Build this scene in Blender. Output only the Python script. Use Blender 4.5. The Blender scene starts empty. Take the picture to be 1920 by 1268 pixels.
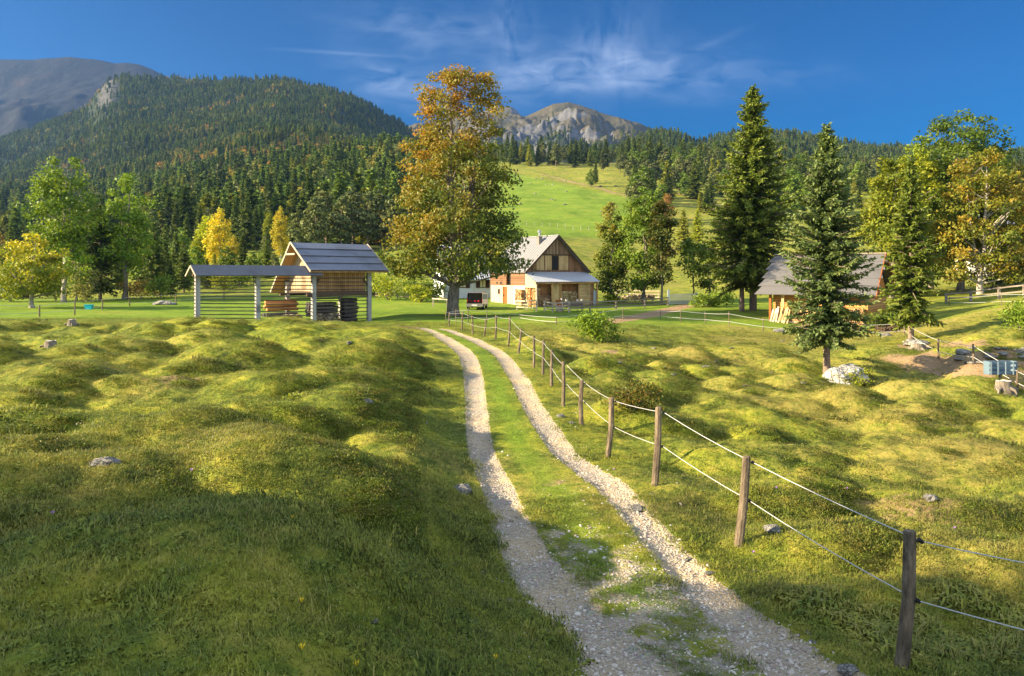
import bpy, math, random
import numpy as np
from mathutils import Vector, Matrix, Euler
R = math.radians
C = bpy.context.scene.collection
sc = bpy.context.scene
random.seed(7)
rng = np.random.default_rng(7)

# ------------------------------------------------------------------ camera, sky, sun, exposure
F, CX, HZ, EYE = 1500.0, 960.0, 515.0, 3.4          # focal length in photo pixels, horizon row, eye height
cd = bpy.data.cameras.new('camera'); cam = bpy.data.objects.new('camera', cd); C.objects.link(cam)
cam.location = (0, 0, EYE); cam.rotation_euler = (R(90), 0, 0)
cd.sensor_width = 36.0; cd.lens = 36.0 * F / 1920.0
cd.shift_y = -(634.0 - HZ) / 1920.0
cd.clip_start = 0.1; cd.clip_end = 20000
sc.camera = cam

SUN_EL, SUN_B = R(22), R(9)                          # low sun, almost square from the left, a little behind the camera
sdir = Vector((-math.cos(SUN_B) * math.cos(SUN_EL), -math.sin(SUN_B) * math.cos(SUN_EL), math.sin(SUN_EL)))
world = bpy.data.worlds.new('World'); sc.world = world; world.use_nodes = True
wn = world.node_tree; wn.nodes.clear()
def nd(nt, t, **kw):
    n = nt.nodes.new(t)
    for k, v in kw.items():
        if hasattr(n, k) and not k[0].isupper(): setattr(n, k, v)
    return n
wout = nd(wn, 'ShaderNodeOutputWorld'); wbg = nd(wn, 'ShaderNodeBackground'); wbg.inputs['Strength'].default_value = 0.15
sky = nd(wn, 'ShaderNodeTexSky', sky_type='NISHITA'); sky.sun_disc = False
sky.sun_elevation = SUN_EL; sky.sun_rotation = math.atan2(sdir.x, sdir.y)
sky.altitude = 900; sky.air_density = 1.0; sky.dust_density = 0.25; sky.ozone_density = 3.0
whsv = nd(wn, 'ShaderNodeHueSaturation'); whsv.inputs['Saturation'].default_value = 1.7; whsv.inputs['Value'].default_value = 0.175
wmul = nd(wn, 'ShaderNodeMixRGB', blend_type='MULTIPLY'); wmul.inputs[0].default_value = 1.0; wmul.inputs[2].default_value = (0.80, 0.90, 1.12, 1)
wn.links.new(sky.outputs[0], wmul.inputs[1]); wn.links.new(wmul.outputs[0], whsv.inputs['Color'])
# high thin cirrus: fields of stretched noise on the sky direction
tc = nd(wn, 'ShaderNodeTexCoord')
sep = nd(wn, 'ShaderNodeSeparateXYZ'); wn.links.new(tc.outputs['Generated'], sep.inputs[0])
def wmath(op, a, b=None, c=None):
    m = nd(wn, 'ShaderNodeMath', operation=op)
    for i, v in enumerate((a, b, c)):
        if v is None: continue
        if isinstance(v, (int, float)): m.inputs[i].default_value = v
        else: wn.links.new(v, m.inputs[i])
    return m.outputs[0]
# project the direction onto a cloud layer plane
up = wmath('MAXIMUM', sep.outputs['Z'], 0.03)
cx_ = wmath('DIVIDE', sep.outputs['X'], wmath('MAXIMUM', sep.outputs['Y'], 0.02))
cz_ = wmath('DIVIDE', sep.outputs['Z'], wmath('MAXIMUM', sep.outputs['Y'], 0.02))
def wnoise(sx, sy, rot, scale, detail, off, dist=0.0):
    cmb = nd(wn, 'ShaderNodeCombineXYZ'); wn.links.new(cx_, cmb.inputs[0]); wn.links.new(cz_, cmb.inputs[1]); cmb.inputs[2].default_value = off
    mp = nd(wn, 'ShaderNodeMapping'); mp.inputs['Rotation'].default_value = (0, 0, rot); mp.inputs['Scale'].default_value = (sx, sy, 1)
    wn.links.new(cmb.outputs[0], mp.inputs[0])
    n = nd(wn, 'ShaderNodeTexNoise'); n.inputs['Scale'].default_value = scale; n.inputs['Detail'].default_value = detail
    n.inputs['Distortion'].default_value = dist; n.inputs['Roughness'].default_value = 0.52
    wn.links.new(mp.outputs[0], n.inputs['Vector']); return n.outputs['Fac']
def blob(px, py, rx, ry, rot=0.0):
    # soft elliptic cloud field round one direction of the sky
    ax = wmath('SUBTRACT', cx_, (px - CX) / F); az = wmath('SUBTRACT', cz_, (HZ - py) / F)
    c, s = math.cos(rot), math.sin(rot)
    u = wmath('DIVIDE', wmath('ADD', wmath('MULTIPLY', ax, c), wmath('MULTIPLY', az, s)), rx / F)
    v = wmath('DIVIDE', wmath('SUBTRACT', wmath('MULTIPLY', az, c), wmath('MULTIPLY', ax, s)), ry / F)
    r2 = wmath('ADD', wmath('MULTIPLY', u, u), wmath('MULTIPLY', v, v))
    return wmath('EXPONENT', wmath('MULTIPLY', r2, -1.0))
n1 = wnoise(1.0, 2.6, R(-14), 17.0, 12, 0.3, 0.7)
n2 = wnoise(2.6, 1.0, R(33), 15.0, 12, 4.1, 0.8)
cov = None
for (px, py, rx, ry, ro, w, nn) in [(1060, 135, 190, 40, R(8), 0.62, n1), (1150, 95, 60, 80, R(-32), 0.42, n2), (745, 160, 90, 36, R(-18), 0.62, n1),
                                    (960, 60, 38, 90, R(12), 0.3, n2), (820, 60, 160, 42, R(-6), 0.4, n1), (1250, 140, 240, 30, R(0), 0.4, n1),
                                    (645, 100, 105, 3.5, R(-3.5), 0.17, None), (1320, 88, 70, 7, R(24), 0.14, n1), (1280, 185, 80, 14, R(-3), 0.22, n1)]:
    b = blob(px, py, rx, ry, ro)
    if nn is not None:
        b = wmath('MULTIPLY', b, wmath('MULTIPLY', wmath('MAXIMUM', wmath('SUBTRACT', nn, 0.33), 0.0), 2.6))
    b = wmath('MULTIPLY', b, w)
    cov = b if cov is None else wmath('ADD', cov, b)
cov = wmath('MINIMUM', wmath('MULTIPLY', cov, 0.75), 0.6)
cmix = nd(wn, 'ShaderNodeMixRGB'); wn.links.new(cov, cmix.inputs[0]); wn.links.new(whsv.outputs[0], cmix.inputs[1])
cmix.inputs[2].default_value = (1.3, 1.6, 2.15, 1)
# a bright veil of unseen cloud, added overhead and behind to lift ambient light
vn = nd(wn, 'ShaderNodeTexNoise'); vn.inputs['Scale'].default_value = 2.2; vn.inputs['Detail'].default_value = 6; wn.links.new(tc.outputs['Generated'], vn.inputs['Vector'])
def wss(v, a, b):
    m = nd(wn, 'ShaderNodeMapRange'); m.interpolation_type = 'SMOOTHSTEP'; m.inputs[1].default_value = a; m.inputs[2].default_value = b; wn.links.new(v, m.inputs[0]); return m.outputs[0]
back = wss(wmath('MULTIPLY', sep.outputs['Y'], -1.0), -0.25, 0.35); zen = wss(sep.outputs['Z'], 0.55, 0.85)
fill_veil = wmath('MULTIPLY', wmath('MAXIMUM', back, zen), wmath('MULTIPLY', vn.outputs['Fac'], 0.80))
vmix = nd(wn, 'ShaderNodeMixRGB'); wn.links.new(wmath('MINIMUM', fill_veil, 0.85), vmix.inputs[0]); wn.links.new(cmix.outputs[0], vmix.inputs[1]); vmix.inputs[2].default_value = (4.4, 4.9, 5.6, 1)
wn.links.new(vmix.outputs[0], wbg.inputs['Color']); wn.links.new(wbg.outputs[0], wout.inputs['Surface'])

sl = bpy.data.lights.new('sun', 'SUN'); sl.energy = 5.0; sl.angle = R(0.5); sl.color = (1.0, 0.81, 0.53)
so = bpy.data.objects.new('sun', sl); C.objects.link(so); so.rotation_euler = sdir.to_track_quat('Z', 'Y').to_euler(); so.location = sdir * 200
vs = sc.view_settings; vs.view_transform = 'Standard'; vs.look = 'None'; vs.gamma = 1.0; vs.exposure = 1.8; vs.use_curve_mapping = False
cy = sc.cycles; cy.max_bounces = 5; cy.diffuse_bounces = 3; cy.glossy_bounces = 2; cy.transmission_bounces = 3; cy.volume_bounces = 0; cy.transparent_max_bounces = 8
cy.use_denoising = True; cy.caustics_reflective = False; cy.caustics_refractive = False

# ------------------------------------------------------------------ helpers
def W(px, py, d):
    """The world point seen at photo pixel (px, py) at depth d metres."""
    return Vector(((px - CX) / F * d, d, EYE + (HZ - py) / F * d))

class MB:
    """Collects polygons of one mesh; build() links them as ONE object."""
    def __init__(s): s.v = []; s.f = []; s.m = []; s.c = []
    def add(s, vs, fs, mi=0, col=None):
        o = len(s.v); s.v.extend([tuple(p) for p in vs]); s.f.extend([tuple(i + o for i in f) for f in fs]); s.m.extend([mi] * len(fs))
        s.c.extend([col or (1, 1, 1)] * len(vs)); return s
    def box(s, x0, x1, y0, y1, z0, z1, mi=0, M=None, col=None):
        p = [Vector(q) for q in ((x0, y0, z0), (x1, y0, z0), (x1, y1, z0), (x0, y1, z0), (x0, y0, z1), (x1, y0, z1), (x1, y1, z1), (x0, y1, z1))]
        if M is not None: p = [M @ q for q in p]
        return s.add(p, [(0, 3, 2, 1), (4, 5, 6, 7), (0, 1, 5, 4), (1, 2, 6, 5), (2, 3, 7, 6), (3, 0, 4, 7)], mi, col)
    def beam(s, a, b, w, h, mi=0, up=(0, 0, 1), col=None):
        a, b = Vector(a), Vector(b); d = (b - a); L = d.length; d.normalize(); u = Vector(up)
        if abs(d.dot(u)) > 0.95: u = Vector((1, 0, 0))
        x = d.cross(u).normalized(); z = x.cross(d)
        M = Matrix((( x.x, d.x, z.x, a.x), (x.y, d.y, z.y, a.y), (x.z, d.z, z.z, a.z), (0, 0, 0, 1)))
        return s.box(-w / 2, w / 2, 0, L, -h / 2, h / 2, mi, M, col)
    def tube(s, pts, rad, n=7, cap=True, mi=0, jit=0.0, col=None):
        pts = [Vector(p) for p in pts]; vs = []; fs = []
        if not hasattr(rad, '__len__'): rad = [rad] * len(pts)
        for i, p in enumerate(pts):
            d = (pts[min(i + 1, len(pts) - 1)] - pts[max(i - 1, 0)]).normalized()
            u = Vector((1, 0, 0)) if abs(d.x) < 0.8 else Vector((0, 1, 0))
            x = d.cross(u).normalized(); y = d.cross(x)
            for k in range(n):
                a = 2 * math.pi * k / n; rr = rad[i] * (1 + jit * random.uniform(-1, 1))
                vs.append(p + x * (rr * math.cos(a)) + y * (rr * math.sin(a)))
        for i in range(len(pts) - 1):
            for k in range(n):
                fs.append((i * n + k, i * n + (k + 1) % n, (i + 1) * n + (k + 1) % n, (i + 1) * n + k))
        if cap: fs.append(tuple(range(n))); fs.append(tuple((len(pts) - 1) * n + k for k in reversed(range(n))))
        return s.add(vs, fs, mi, col)
    def prism(s, poly, off, mi=0, col=None):
        n = len(poly); off = Vector(off); p = [Vector(q) for q in poly]
        return s.add(p + [q + off for q in p], [tuple(reversed(range(n))), tuple(range(n, 2 * n))] + [(i, (i + 1) % n, n + (i + 1) % n, n + i) for i in range(n)], mi, col)
    def build(s, name, mats, parent=None, smooth=False, loc=None):
        me = bpy.data.meshes.new(name); me.from_pydata(s.v, [], s.f)
        if not isinstance(mats, (list, tuple)): mats = [mats]
        for m in mats: me.materials.append(m)
        if len(mats) > 1: me.polygons.foreach_set('material_index', s.m)
        if smooth: me.polygons.foreach_set('use_smooth', [True] * len(s.f))
        if any(c != (1, 1, 1) for c in s.c):
            at = me.color_attributes.new('Col', 'FLOAT_COLOR', 'POINT')
            at.data.foreach_set('color', np.concatenate([np.array(s.c, dtype=np.float32), np.ones((len(s.c), 1), np.float32)], 1).ravel())
        me.validate(); me.update()
        return link(name, me, parent, loc)
def link(name, me, parent=None, loc=None):
    o = bpy.data.objects.new(name, me); C.objects.link(o)
    if parent is not None: o.parent = parent
    if loc is not None: o.location = loc
    return o
def tag(o, label=None, cat=None, group=None, kind=None):
    if label: o['label'] = label
    if cat: o['category'] = cat
    if group: o['group'] = group
    if kind: o['kind'] = kind
    return o
def thing(name, label, cat, loc=(0, 0, 0), rz=0.0, group=None):
    o = bpy.data.objects.new(name, None); C.objects.link(o); o.location = loc; o.rotation_euler = (0, 0, rz); o.empty_display_size = 0.3
    return tag(o, label, cat, group)
def dup(root, loc, rz, sc_=1.0, label=None, group=None):
    r = root.copy(); C.objects.link(r); r.location = loc; r.rotation_euler = (0, 0, rz)
    r.scale = (sc_, sc_, sc_) if not hasattr(sc_, '__len__') else sc_
    if label: r['label'] = label
    if group: r['group'] = group
    for ch in list(root.children):
        c = ch.copy(); C.objects.link(c); c.parent = r
        for g in list(ch.children):
            e = g.copy(); C.objects.link(e); e.parent = c
    return r
def np_mesh(name, V, Q, mat, col=None, smooth=False, attrs=None):
    """Mesh data from numpy arrays: V (n,3), Q (m,k) faces of k corners."""
    me = bpy.data.meshes.new(name); k = Q.shape[1]
    me.vertices.add(len(V)); me.vertices.foreach_set('co', np.ascontiguousarray(V, np.float32).ravel())
    me.loops.add(Q.size); me.loops.foreach_set('vertex_index', np.ascontiguousarray(Q, np.int32).ravel())
    me.polygons.add(len(Q)); me.polygons.foreach_set('loop_start', np.arange(0, Q.size, k, dtype=np.int32))
    try: me.polygons.foreach_set('loop_total', np.full(len(Q), k, np.int32))
    except Exception: pass
    if smooth: me.polygons.foreach_set('use_smooth', np.ones(len(Q), bool))
    if col is not None:
        at = me.color_attributes.new('Col', 'FLOAT_COLOR', 'POINT')
        at.data.foreach_set('color', np.concatenate([col, np.ones((len(col), 1))], 1).astype(np.float32).ravel())
    for n, a in (attrs or {}).items():
        at = me.attributes.new(n, 'FLOAT', 'POINT'); at.data.foreach_set('value', a.astype(np.float32))
    if mat is not None: me.materials.append(mat)
    me.update(calc_edges=True); return me

# numpy gradient noise
_perm = np.random.default_rng(3).permutation(512); _ang = np.random.default_rng(4).uniform(0, 2 * np.pi, 512)
def pnoise(x, y, seed=0):
    x = np.asarray(x, float); y = np.asarray(y, float)
    xi = np.floor(x).astype(int); yi = np.floor(y).astype(int); xf = x - xi; yf = y - yi
    def g(i, j, fx, fy):
        a = _ang[_perm[(_perm[(i + seed * 17) & 511] + j) & 511]]; return np.cos(a) * fx + np.sin(a) * fy
    u = xf ** 3 * (xf * (xf * 6 - 15) + 10); v = yf ** 3 * (yf * (yf * 6 - 15) + 10)
    a = g(xi, yi, xf, yf); b = g(xi + 1, yi, xf - 1, yf); c = g(xi, yi + 1, xf, yf - 1); d = g(xi + 1, yi + 1, xf - 1, yf - 1)
    return 1.4 * ((a + u * (b - a)) + v * ((c + u * (d - c)) - (a + u * (b - a))))
def fbm(x, y, o=4, seed=0):
    s = 0; a = 1.0
    for k in range(o): s = s + a * pnoise(x * 2 ** k, y * 2 ** k, seed + k); a *= 0.5
    return s
def ridged(x, y, o=5, seed=0):
    s = 0; a = 1.0
    for k in range(o): s = s + a * (1 - np.abs(pnoise(x * 2 ** k, y * 2 ** k, seed + k)) * 1.6); a *= 0.5
    return s / 1.9
def sstep(a, b, x):
    t = np.clip((np.asarray(x, float) - a) / (b - a), 0, 1); return t * t * (3 - 2 * t)
# ------------------------------------------------------------------ terrain height
CP = [  # (photo column, photo row, depth): where the ground is seen
 (0,1268,3.4),(500,1268,3.5),(850,1268,4.6),(500,985,6.5),(100,985,6.45),(760,1000,8.4),(0,890,10.2),(300,885,10.8),(640,880,11.5),(850,930,12.3),(860,850,16.2),(830,800,19.8),(840,740,25.2),(760,840,15.2),(780,760,22.0),(850,1000,10.2),(880,1100,8.5),
 (680,760,19.6),(200,775,17.8),(0,700,25),(420,690,26.5),(800,700,27.2),(265,660,31.5),(600,640,40),(780,640,41),(300,620,46.5),(0,620,46),(600,610,52),(750,612,54),
 (370,600,60),(690,603,69),(0,600,61),(480,601,64),(740,596,68),
 (1340,1268,6.67),(1160,1100,8.85),(1062,1000,10.8),(985,850,16.1),(945,760,22.3),(925,700,29),(888,650,38.9),(845,630,47),(800,616,55),
 (1690,1240,6.9),(1385,1035,10.3),(1228,913,12.9),(1140,860,16),(1090,793,20),(1056,763,22.2),(1034,727,25.5),(1018,703,28),(1001,690,30.5),(976,665,35.5),(955,648,40),(929,638,43.5),(909,633,46.5),(886,627,49.5),(867,619,53),
 (1900,1240,6.8),(1900,1050,10),(1600,900,17),(1900,900,17),(1300,760,27),(1600,780,26),(1900,790,26),(1550,718,40),(1300,690,40),(1150,690,36),(1500,680,46),(1450,614,67),(1640,614,67),(1460,600,71),
 (1708,640,55),(1880,738,35.5),(1890,600,56.5),(1900,575,65),(1800,565,85),(1830,545,100),(1760,682,42),
 (1280,604,68),(1367,612,65),(1290,572,89),(1400,582,80),(1145,566,99),(1118,636,50),(1040,622,55),(1120,608,60),
 (848,592,72),(890,584,79),(985,573,86),(927,567,91),(1060,580,83),(1110,576,86),(880,557,100),(700,580,80),
 (140,591,67),(243,575,85),(192,581,77),
 (1300,545,130),(1300,520,170),(1300,480,220),(1300,430,290),(1300,370,420),(1300,325,560),(1300,308,640),
 (1130,520,150),(1000,530,120),(1000,480,180),(1000,445,230),(1000,420,290),(1000,370,400),(1000,328,540),(1000,306,640),(1000,309,760),(1300,311,760),
 (1500,520,140),(1500,470,200),(1500,400,350),(1500,332,580),(1680,520,130),(1680,470,190),(1900,510,130),(1900,420,300),(1700,350,520),(1900,345,620),(1900,350,760),
 (750,545,105),(750,500,160),(700,470,210),(560,500,160),(480,478,210),(400,525,145),(250,548,110),(100,556,105),(0,560,100),(0,530,180),(0,480,330),(0,440,500),
 (300,480,250),(300,420,420),(600,430,330),(600,350,500),(700,300,640),(500,325,650),(300,370,620),(0,400,650),(500,318,760),(0,385,760),(-300,560,100),(-300,430,500),(2250,540,80),(2250,430,320),(-300,600,55),
 (-400,1100,4.2),(2300,1100,9),(2250,760,30)]
_cp = np.array(CP, float); _cu = (_cp[:, 0] - CX) / F; _cv = np.log(_cp[:, 2]); _cz = EYE + (HZ - _cp[:, 1]) / F * _cp[:, 2]; _cs = _cz / _cp[:, 2]
KU = 1.8
def _ker(r2): return 0.5 * r2 * np.log(r2 + 1e-9)
def _rbf_fit():
    n = len(_cp); A = np.zeros((n + 3, n + 3)); U = _cu * KU
    r2 = (U[:, None] - U) ** 2 + (_cv[:, None] - _cv) ** 2
    A[:n, :n] = _ker(r2) + np.eye(n) * 2e-3; A[:n, n] = 1; A[:n, n + 1] = U; A[:n, n + 2] = _cv; A[n:, :n] = A[:n, n:].T
    return np.linalg.solve(A, np.concatenate([_cs, [0, 0, 0]]))
_rw = _rbf_fit()
def base_z(x, y):
    sh = np.shape(x); x = np.ravel(x).astype(float); y = np.ravel(y).astype(float)
    yc = np.clip(y, 3.0, 760.0); u = np.clip(x / yc, -0.85, 0.85) * KU; v = np.log(yc)
    out = np.empty(len(x)); n = len(_cp); U = _cu * KU
    for s in range(0, len(x), 40000):
        e = slice(s, s + 40000)
        r2 = (u[e, None] - U) ** 2 + (v[e, None] - _cv) ** 2
        out[e] = _ker(r2) @ _rw[:n] + _rw[n] + _rw[n + 1] * u[e] + _rw[n + 2] * v[e]
    return (out * yc).reshape(sh)
# the two wheel tracks, as photo columns of their edges by photo row
TR = [(1420, 1150, 1370, 1640, 1840), (1268, 1088, 1232, 1450, 1592), (1180, 1035, 1140, 1360, 1470), (1100, 978, 1078, 1285, 1368), (1040, 946, 1025, 1225, 1290), (985, 926, 990, 1172, 1228), (930, 906, 958, 1115, 1165), (890, 893, 938, 1075, 1122),
      (850, 882, 925, 1040, 1082), (800, 877, 915, 1003, 1042), (760, 876, 910, 981, 1014), (720, 873, 905, 962, 992), (700, 870, 901, 950, 978), (680, 864, 892, 936, 960), (660, 850, 878, 917, 940), (645, 836, 862, 895, 916), (635, 820, 843, 873, 893), (628, 808, 828, 855, 872), (622, 796, 812, 838, 853), (617, 780, 800, 820, 836)]
def _trk():
    L = []; Rr = []
    for (py, a, b, c, d) in TR:
        D = np.interp(py, [617, 622, 628, 635, 645, 650, 700, 760, 850, 1000, 1100, 1268, 1420], [54.5, 52, 48.5, 45, 40.3, 38.9, 29, 22.3, 16.1, 10.8, 8.85, 6.67, 5.5])
        L.append(((a + b) / 2 - CX, D, (b - a) / 2)); Rr.append(((c + d) / 2 - CX, D, (d - c) / 2))
    f = lambda T: np.array([(x / F * D, D, w / F * D) for x, D, w in T])
    return f(L), f(Rr)
TL, TRr = _trk()
def poly_dist(x, y, P):
    """distance to a polyline P (n,3: x, y, halfwidth) -> (distance, halfwidth there)"""
    best = np.full(np.shape(x), 1e9); hw = np.zeros(np.shape(x))
    for i in range(len(P) - 1):
        ax, ay, aw = P[i]; bx, by, bw = P[i + 1]; dx, dy = bx - ax, by - ay
        t = np.clip(((x - ax) * dx + (y - ay) * dy) / (dx * dx + dy * dy), 0, 1)
        d = np.hypot(x - ax - t * dx, y - ay - t * dy); m = d < best
        best = np.where(m, d, best); hw = np.where(m, aw + t * (bw - aw), hw)
    return best, hw
MID = (TL + TRr) / 2
def road_dist(x, y):
    d, _ = poly_dist(x, y, np.concatenate([np.array([[2.0, -6, 0.5]]), MID[:, :3]])); return d
# hummocks: explicit ones read off the photograph, the rest random
def _atz(px, py, z):
    d = (EYE - z) * F / (py - HZ); return (px - CX) / F * d, d
HM = []
for (px, py, z, rx, ry, h) in [(680, 748, 0.85, 2.9, 1.9, 0.75), (160, 768, 0.9, 3.4, 1.8, 0.6), (440, 742, 0.75, 1.9, 1.8, 0.45), (600, 872, 1.0, 2.3, 1.6, 0.6), (450, 842, 0.95, 2.4, 1.4, 0.5),
                              (60, 890, 1.2, 2.3, 1.7, 0.55), (400, 975, 1.5, 2.1, 1.5, 0.4), (790, 885, 0.55, 1.5, 1.5, 0.5), (100, 703, 0.7, 3.4, 2.4, 0.7), (255, 650, 0.55, 2.9, 2.8, 0.7), (800, 695, 0.5, 2.0, 2.2, 0.65),
                              (760, 655, 0.35, 2.3, 2.6, 0.6), (640, 668, 0.45, 2.4, 2.2, 0.4), (420, 620, 0.3, 3.0, 3.0, 0.6), (590, 606, 0.2, 3.2, 3.6, 0.6), (300, 632, 0.4, 2.6, 2.6, 0.5), (45, 630, 0.4, 2.8, 2.6, 0.55),
                              (560, 705, 0.6, 2.2, 1.8, 0.4), (330, 700, 0.6, 2.2, 1.7, 0.4), (700, 615, 0.2, 3.0, 3.2, 0.5), (860, 665, 0.2, 1.2, 1.7, 0.45), (845, 725, 0.45, 1.3, 1.6, 0.55), (150, 640, 0.4, 2.4, 2.2, 0.4), (100, 590, 0.2, 3, 3, 0.3)]:
    x, d = _atz(px, py, z); HM.append((x, d, rx * 0.9, ry, h * 0.95))
_hr = np.random.default_rng(11)
for k in range(260):
    d = math.exp(_hr.uniform(math.log(9.5), math.log(58))); u = _hr.uniform(-0.72, 0.0)
    s = _hr.uniform(0.6, 1.5) * (0.72 + d / 48); HM.append((u * d, d, s * _hr.uniform(1.0, 1.6), s, s * _hr.uniform(0.30, 0.56)))
for (px, py, z, rx, ry, h) in [(1340, 800, -0.9, 2.6, 1.3, 0.45), (1480, 810, -1.0, 2.8, 1.3, 0.5), (1760, 770, -1.2, 2.4, 1.2, 0.5), (1420, 740, -1.1, 2.6, 1.4, 0.4), (1240, 660, -0.7, 2.6, 1.8, 0.5), (1130, 655, -0.4, 1.6, 1.6, 0.4),
                              (1230, 690, -0.9, 2.0, 1.4, 0.4), (1640, 905, -0.7, 2.0, 0.9, 0.45), (1560, 860, -0.9, 2.2, 0.9, 0.35), (1800, 960, -0.3, 1.7, 0.9, 0.4), (1500, 950, -0.4, 1.5, 0.7, 0.3), (1850, 850, -0.9, 1.8, 1.0, 0.4), (1200, 745, -0.6, 1.5, 1.0, 0.4), (1850, 1000, -0.1, 1.5, 0.7, 0.3), (1260, 840, -0.4, 1.0, 0.7, 0.25)]:
    x, d = _atz(px, py, z); HM.append((x, d, rx, ry, h * 1.0))
for k in range(260):
    d = math.exp(_hr.uniform(math.log(9), math.log(60))); u = _hr.uniform(0.02, 0.75)
    s = _hr.uniform(0.5, 1.15) * (0.7 + d / 50); HM.append((u * d, d, s * _hr.uniform(1.0, 1.8), s, s * _hr.uniform(0.34, 0.66)))
HM = np.array(HM)
def height(x, y):
    x = np.asarray(x, float); y = np.asarray(y, float); sh = x.shape
    xf, yf = x.ravel(), y.ravel(); z = base_z(xf, yf); h = np.zeros_like(z)
    near = np.where((yf > 4) & (yf < 68))[0]
    if len(near):
        o = near[np.argsort(yf[near])]; ys = yf[o]
        for (hx, hy, rx, ry, hh) in HM:
            a, b = np.searchsorted(ys, hy - ry), np.searchsorted(ys, hy + ry); i = o[a:b]
            if len(i) == 0: continue
            r2 = ((xf[i] - hx) / rx) ** 2 + ((yf[i] - hy) / ry) ** 2; m = r2 < 1
            h[i[m]] = np.maximum(h[i[m]], hh * (1 - r2[m]) ** 0.95) + 0.12 * np.minimum(h[i[m]], hh * (1 - r2[m]) ** 0.95)
    h = h - np.where(xf < 0, 0.24, 0.24)
    rd = road_dist(xf, yf); hmask = sstep(1.25, 3.8, rd) * (1 - sstep(45, 56, yf - 0.03 * xf))
    z = z + h * hmask
    am = sstep(1.0, 2.2, rd)
    z = z + am * (0.14 * fbm(xf / 2.0, yf / 2.0, 4, 1) * np.clip(1 - yf / 70, 0.15, 1) + 0.055 * fbm(xf / 0.7, yf / 0.7, 2, 5) * (yf < 45))
    z = z + np.where(yf > 90, np.clip((yf - 90) / 100, 0, 1) * 0.9 * fbm(xf / 26, yf / 26, 4, 9), 0)
    dl, wl = poly_dist(xf, yf, TL); dr, wr = poly_dist(xf, yf, TRr); tr = np.maximum(1 - sstep(0.5, 1.3, dl / np.maximum(wl, .05)), 1 - sstep(0.5, 1.3, dr / np.maximum(wr, .05)))
    z = z - 0.06 * tr + (yf < 25) * 0.02 * fbm(xf / 0.25, yf / 0.25, 2, 21)
    return z.reshape(sh)
def gz(x, y): return float(height(np.array([x]), np.array([y]))[0])
def G(px, py, dguess=None):
    """Where the view ray through a photo pixel meets the ground (nearest hit)."""
    if dguess is None: ds = np.exp(np.linspace(math.log(3.2 if py > HZ else 110), math.log(740), 900))
    else: ds = np.linspace(dguess * 0.8, dguess * 1.25, 160)
    x = (px - CX) / F * ds; zr = EYE + (HZ - py) / F * ds; g = height(x, ds); k = np.where(g >= zr)[0]
    i = k[0] if len(k) else int(np.argmin(np.abs(g - zr)))
    return Vector((x[i], ds[i], g[i]))
def GD(px, d):
    """Ground point in the vertical plane of photo column px at depth d."""
    x = (px - CX) / F * d; return Vector((x, d, gz(x, d)))
# ------------------------------------------------------------------ materials
def mat(name):
    m = bpy.data.materials.new(name); m.use_nodes = True; nt = m.node_tree
    b = nt.nodes['Principled BSDF']; b.inputs['Roughness'].default_value = 0.85; b.inputs['Specular IOR Level'].default_value = 0.15
    return m, nt, b
def coords(nt, kind='Object'):
    if kind == 'World': return nd(nt, 'ShaderNodeNewGeometry').outputs['Position']
    return nd(nt, 'ShaderNodeTexCoord').outputs[kind]
def noise(nt, vec, scale, detail=4, rough=0.55, stretch=None, dist=0.0):
    if stretch is not None:
        mp = nd(nt, 'ShaderNodeMapping'); mp.inputs['Scale'].default_value = stretch; nt.links.new(vec, mp.inputs[0]); vec = mp.outputs[0]
    n = nd(nt, 'ShaderNodeTexNoise'); n.inputs['Scale'].default_value = scale; n.inputs['Detail'].default_value = detail; n.inputs['Roughness'].default_value = rough; n.inputs['Distortion'].default_value = dist
    nt.links.new(vec, n.inputs['Vector']); return n.outputs['Fac']
def ramp(nt, fac, stops):
    r = nd(nt, 'ShaderNodeValToRGB'); e = r.color_ramp.elements
    while len(e) < len(stops): e.new(0.5)
    for q, (p, c) in zip(e, stops): q.position = p; q.color = (*c, 1) if len(c) == 3 else c
    nt.links.new(fac, r.inputs[0]); return r.outputs[0]
def mix(nt, f, a, b, mode='MIX'):
    m = nd(nt, 'ShaderNodeMixRGB', blend_type=mode)
    for i, v in enumerate((f, a, b)):
        if isinstance(v, (int, float)): m.inputs[i].default_value = v
        elif isinstance(v, (tuple, list)): m.inputs[i].default_value = (*v, 1) if len(v) == 3 else v
        else: nt.links.new(v, m.inputs[i])
    return m.outputs[0]
def mth(nt, op, a, b=None, c=None, clamp=False):
    m = nd(nt, 'ShaderNodeMath', operation=op); m.use_clamp = clamp
    for i, v in enumerate((a, b, c)):
        if v is None: continue
        if isinstance(v, (int, float)): m.inputs[i].default_value = v
        else: nt.links.new(v, m.inputs[i])
    return m.outputs[0]
def rng_map(nt, v, a, b, c=0.0, d=1.0):
    m = nd(nt, 'ShaderNodeMapRange'); m.clamp = True; m.interpolation_type = 'SMOOTHSTEP'
    for i, q in enumerate((a, b, c, d)): m.inputs[i + 1].default_value = q
    nt.links.new(v, m.inputs[0]); return m.outputs[0]
def attr(nt, name, typ='GEOMETRY', out='Fac'):
    a = nd(nt, 'ShaderNodeAttribute', attribute_name=name); a.attribute_type = typ; return a.outputs[out]
def bump(nt, b, h, strength=0.5, dist=0.1):
    n = nd(nt, 'ShaderNodeBump'); n.inputs['Strength'].default_value = strength; n.inputs['Distance'].default_value = dist
    nt.links.new(h, n.inputs['Height']); nt.links.new(n.outputs[0], b.inputs['Normal'])

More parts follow.
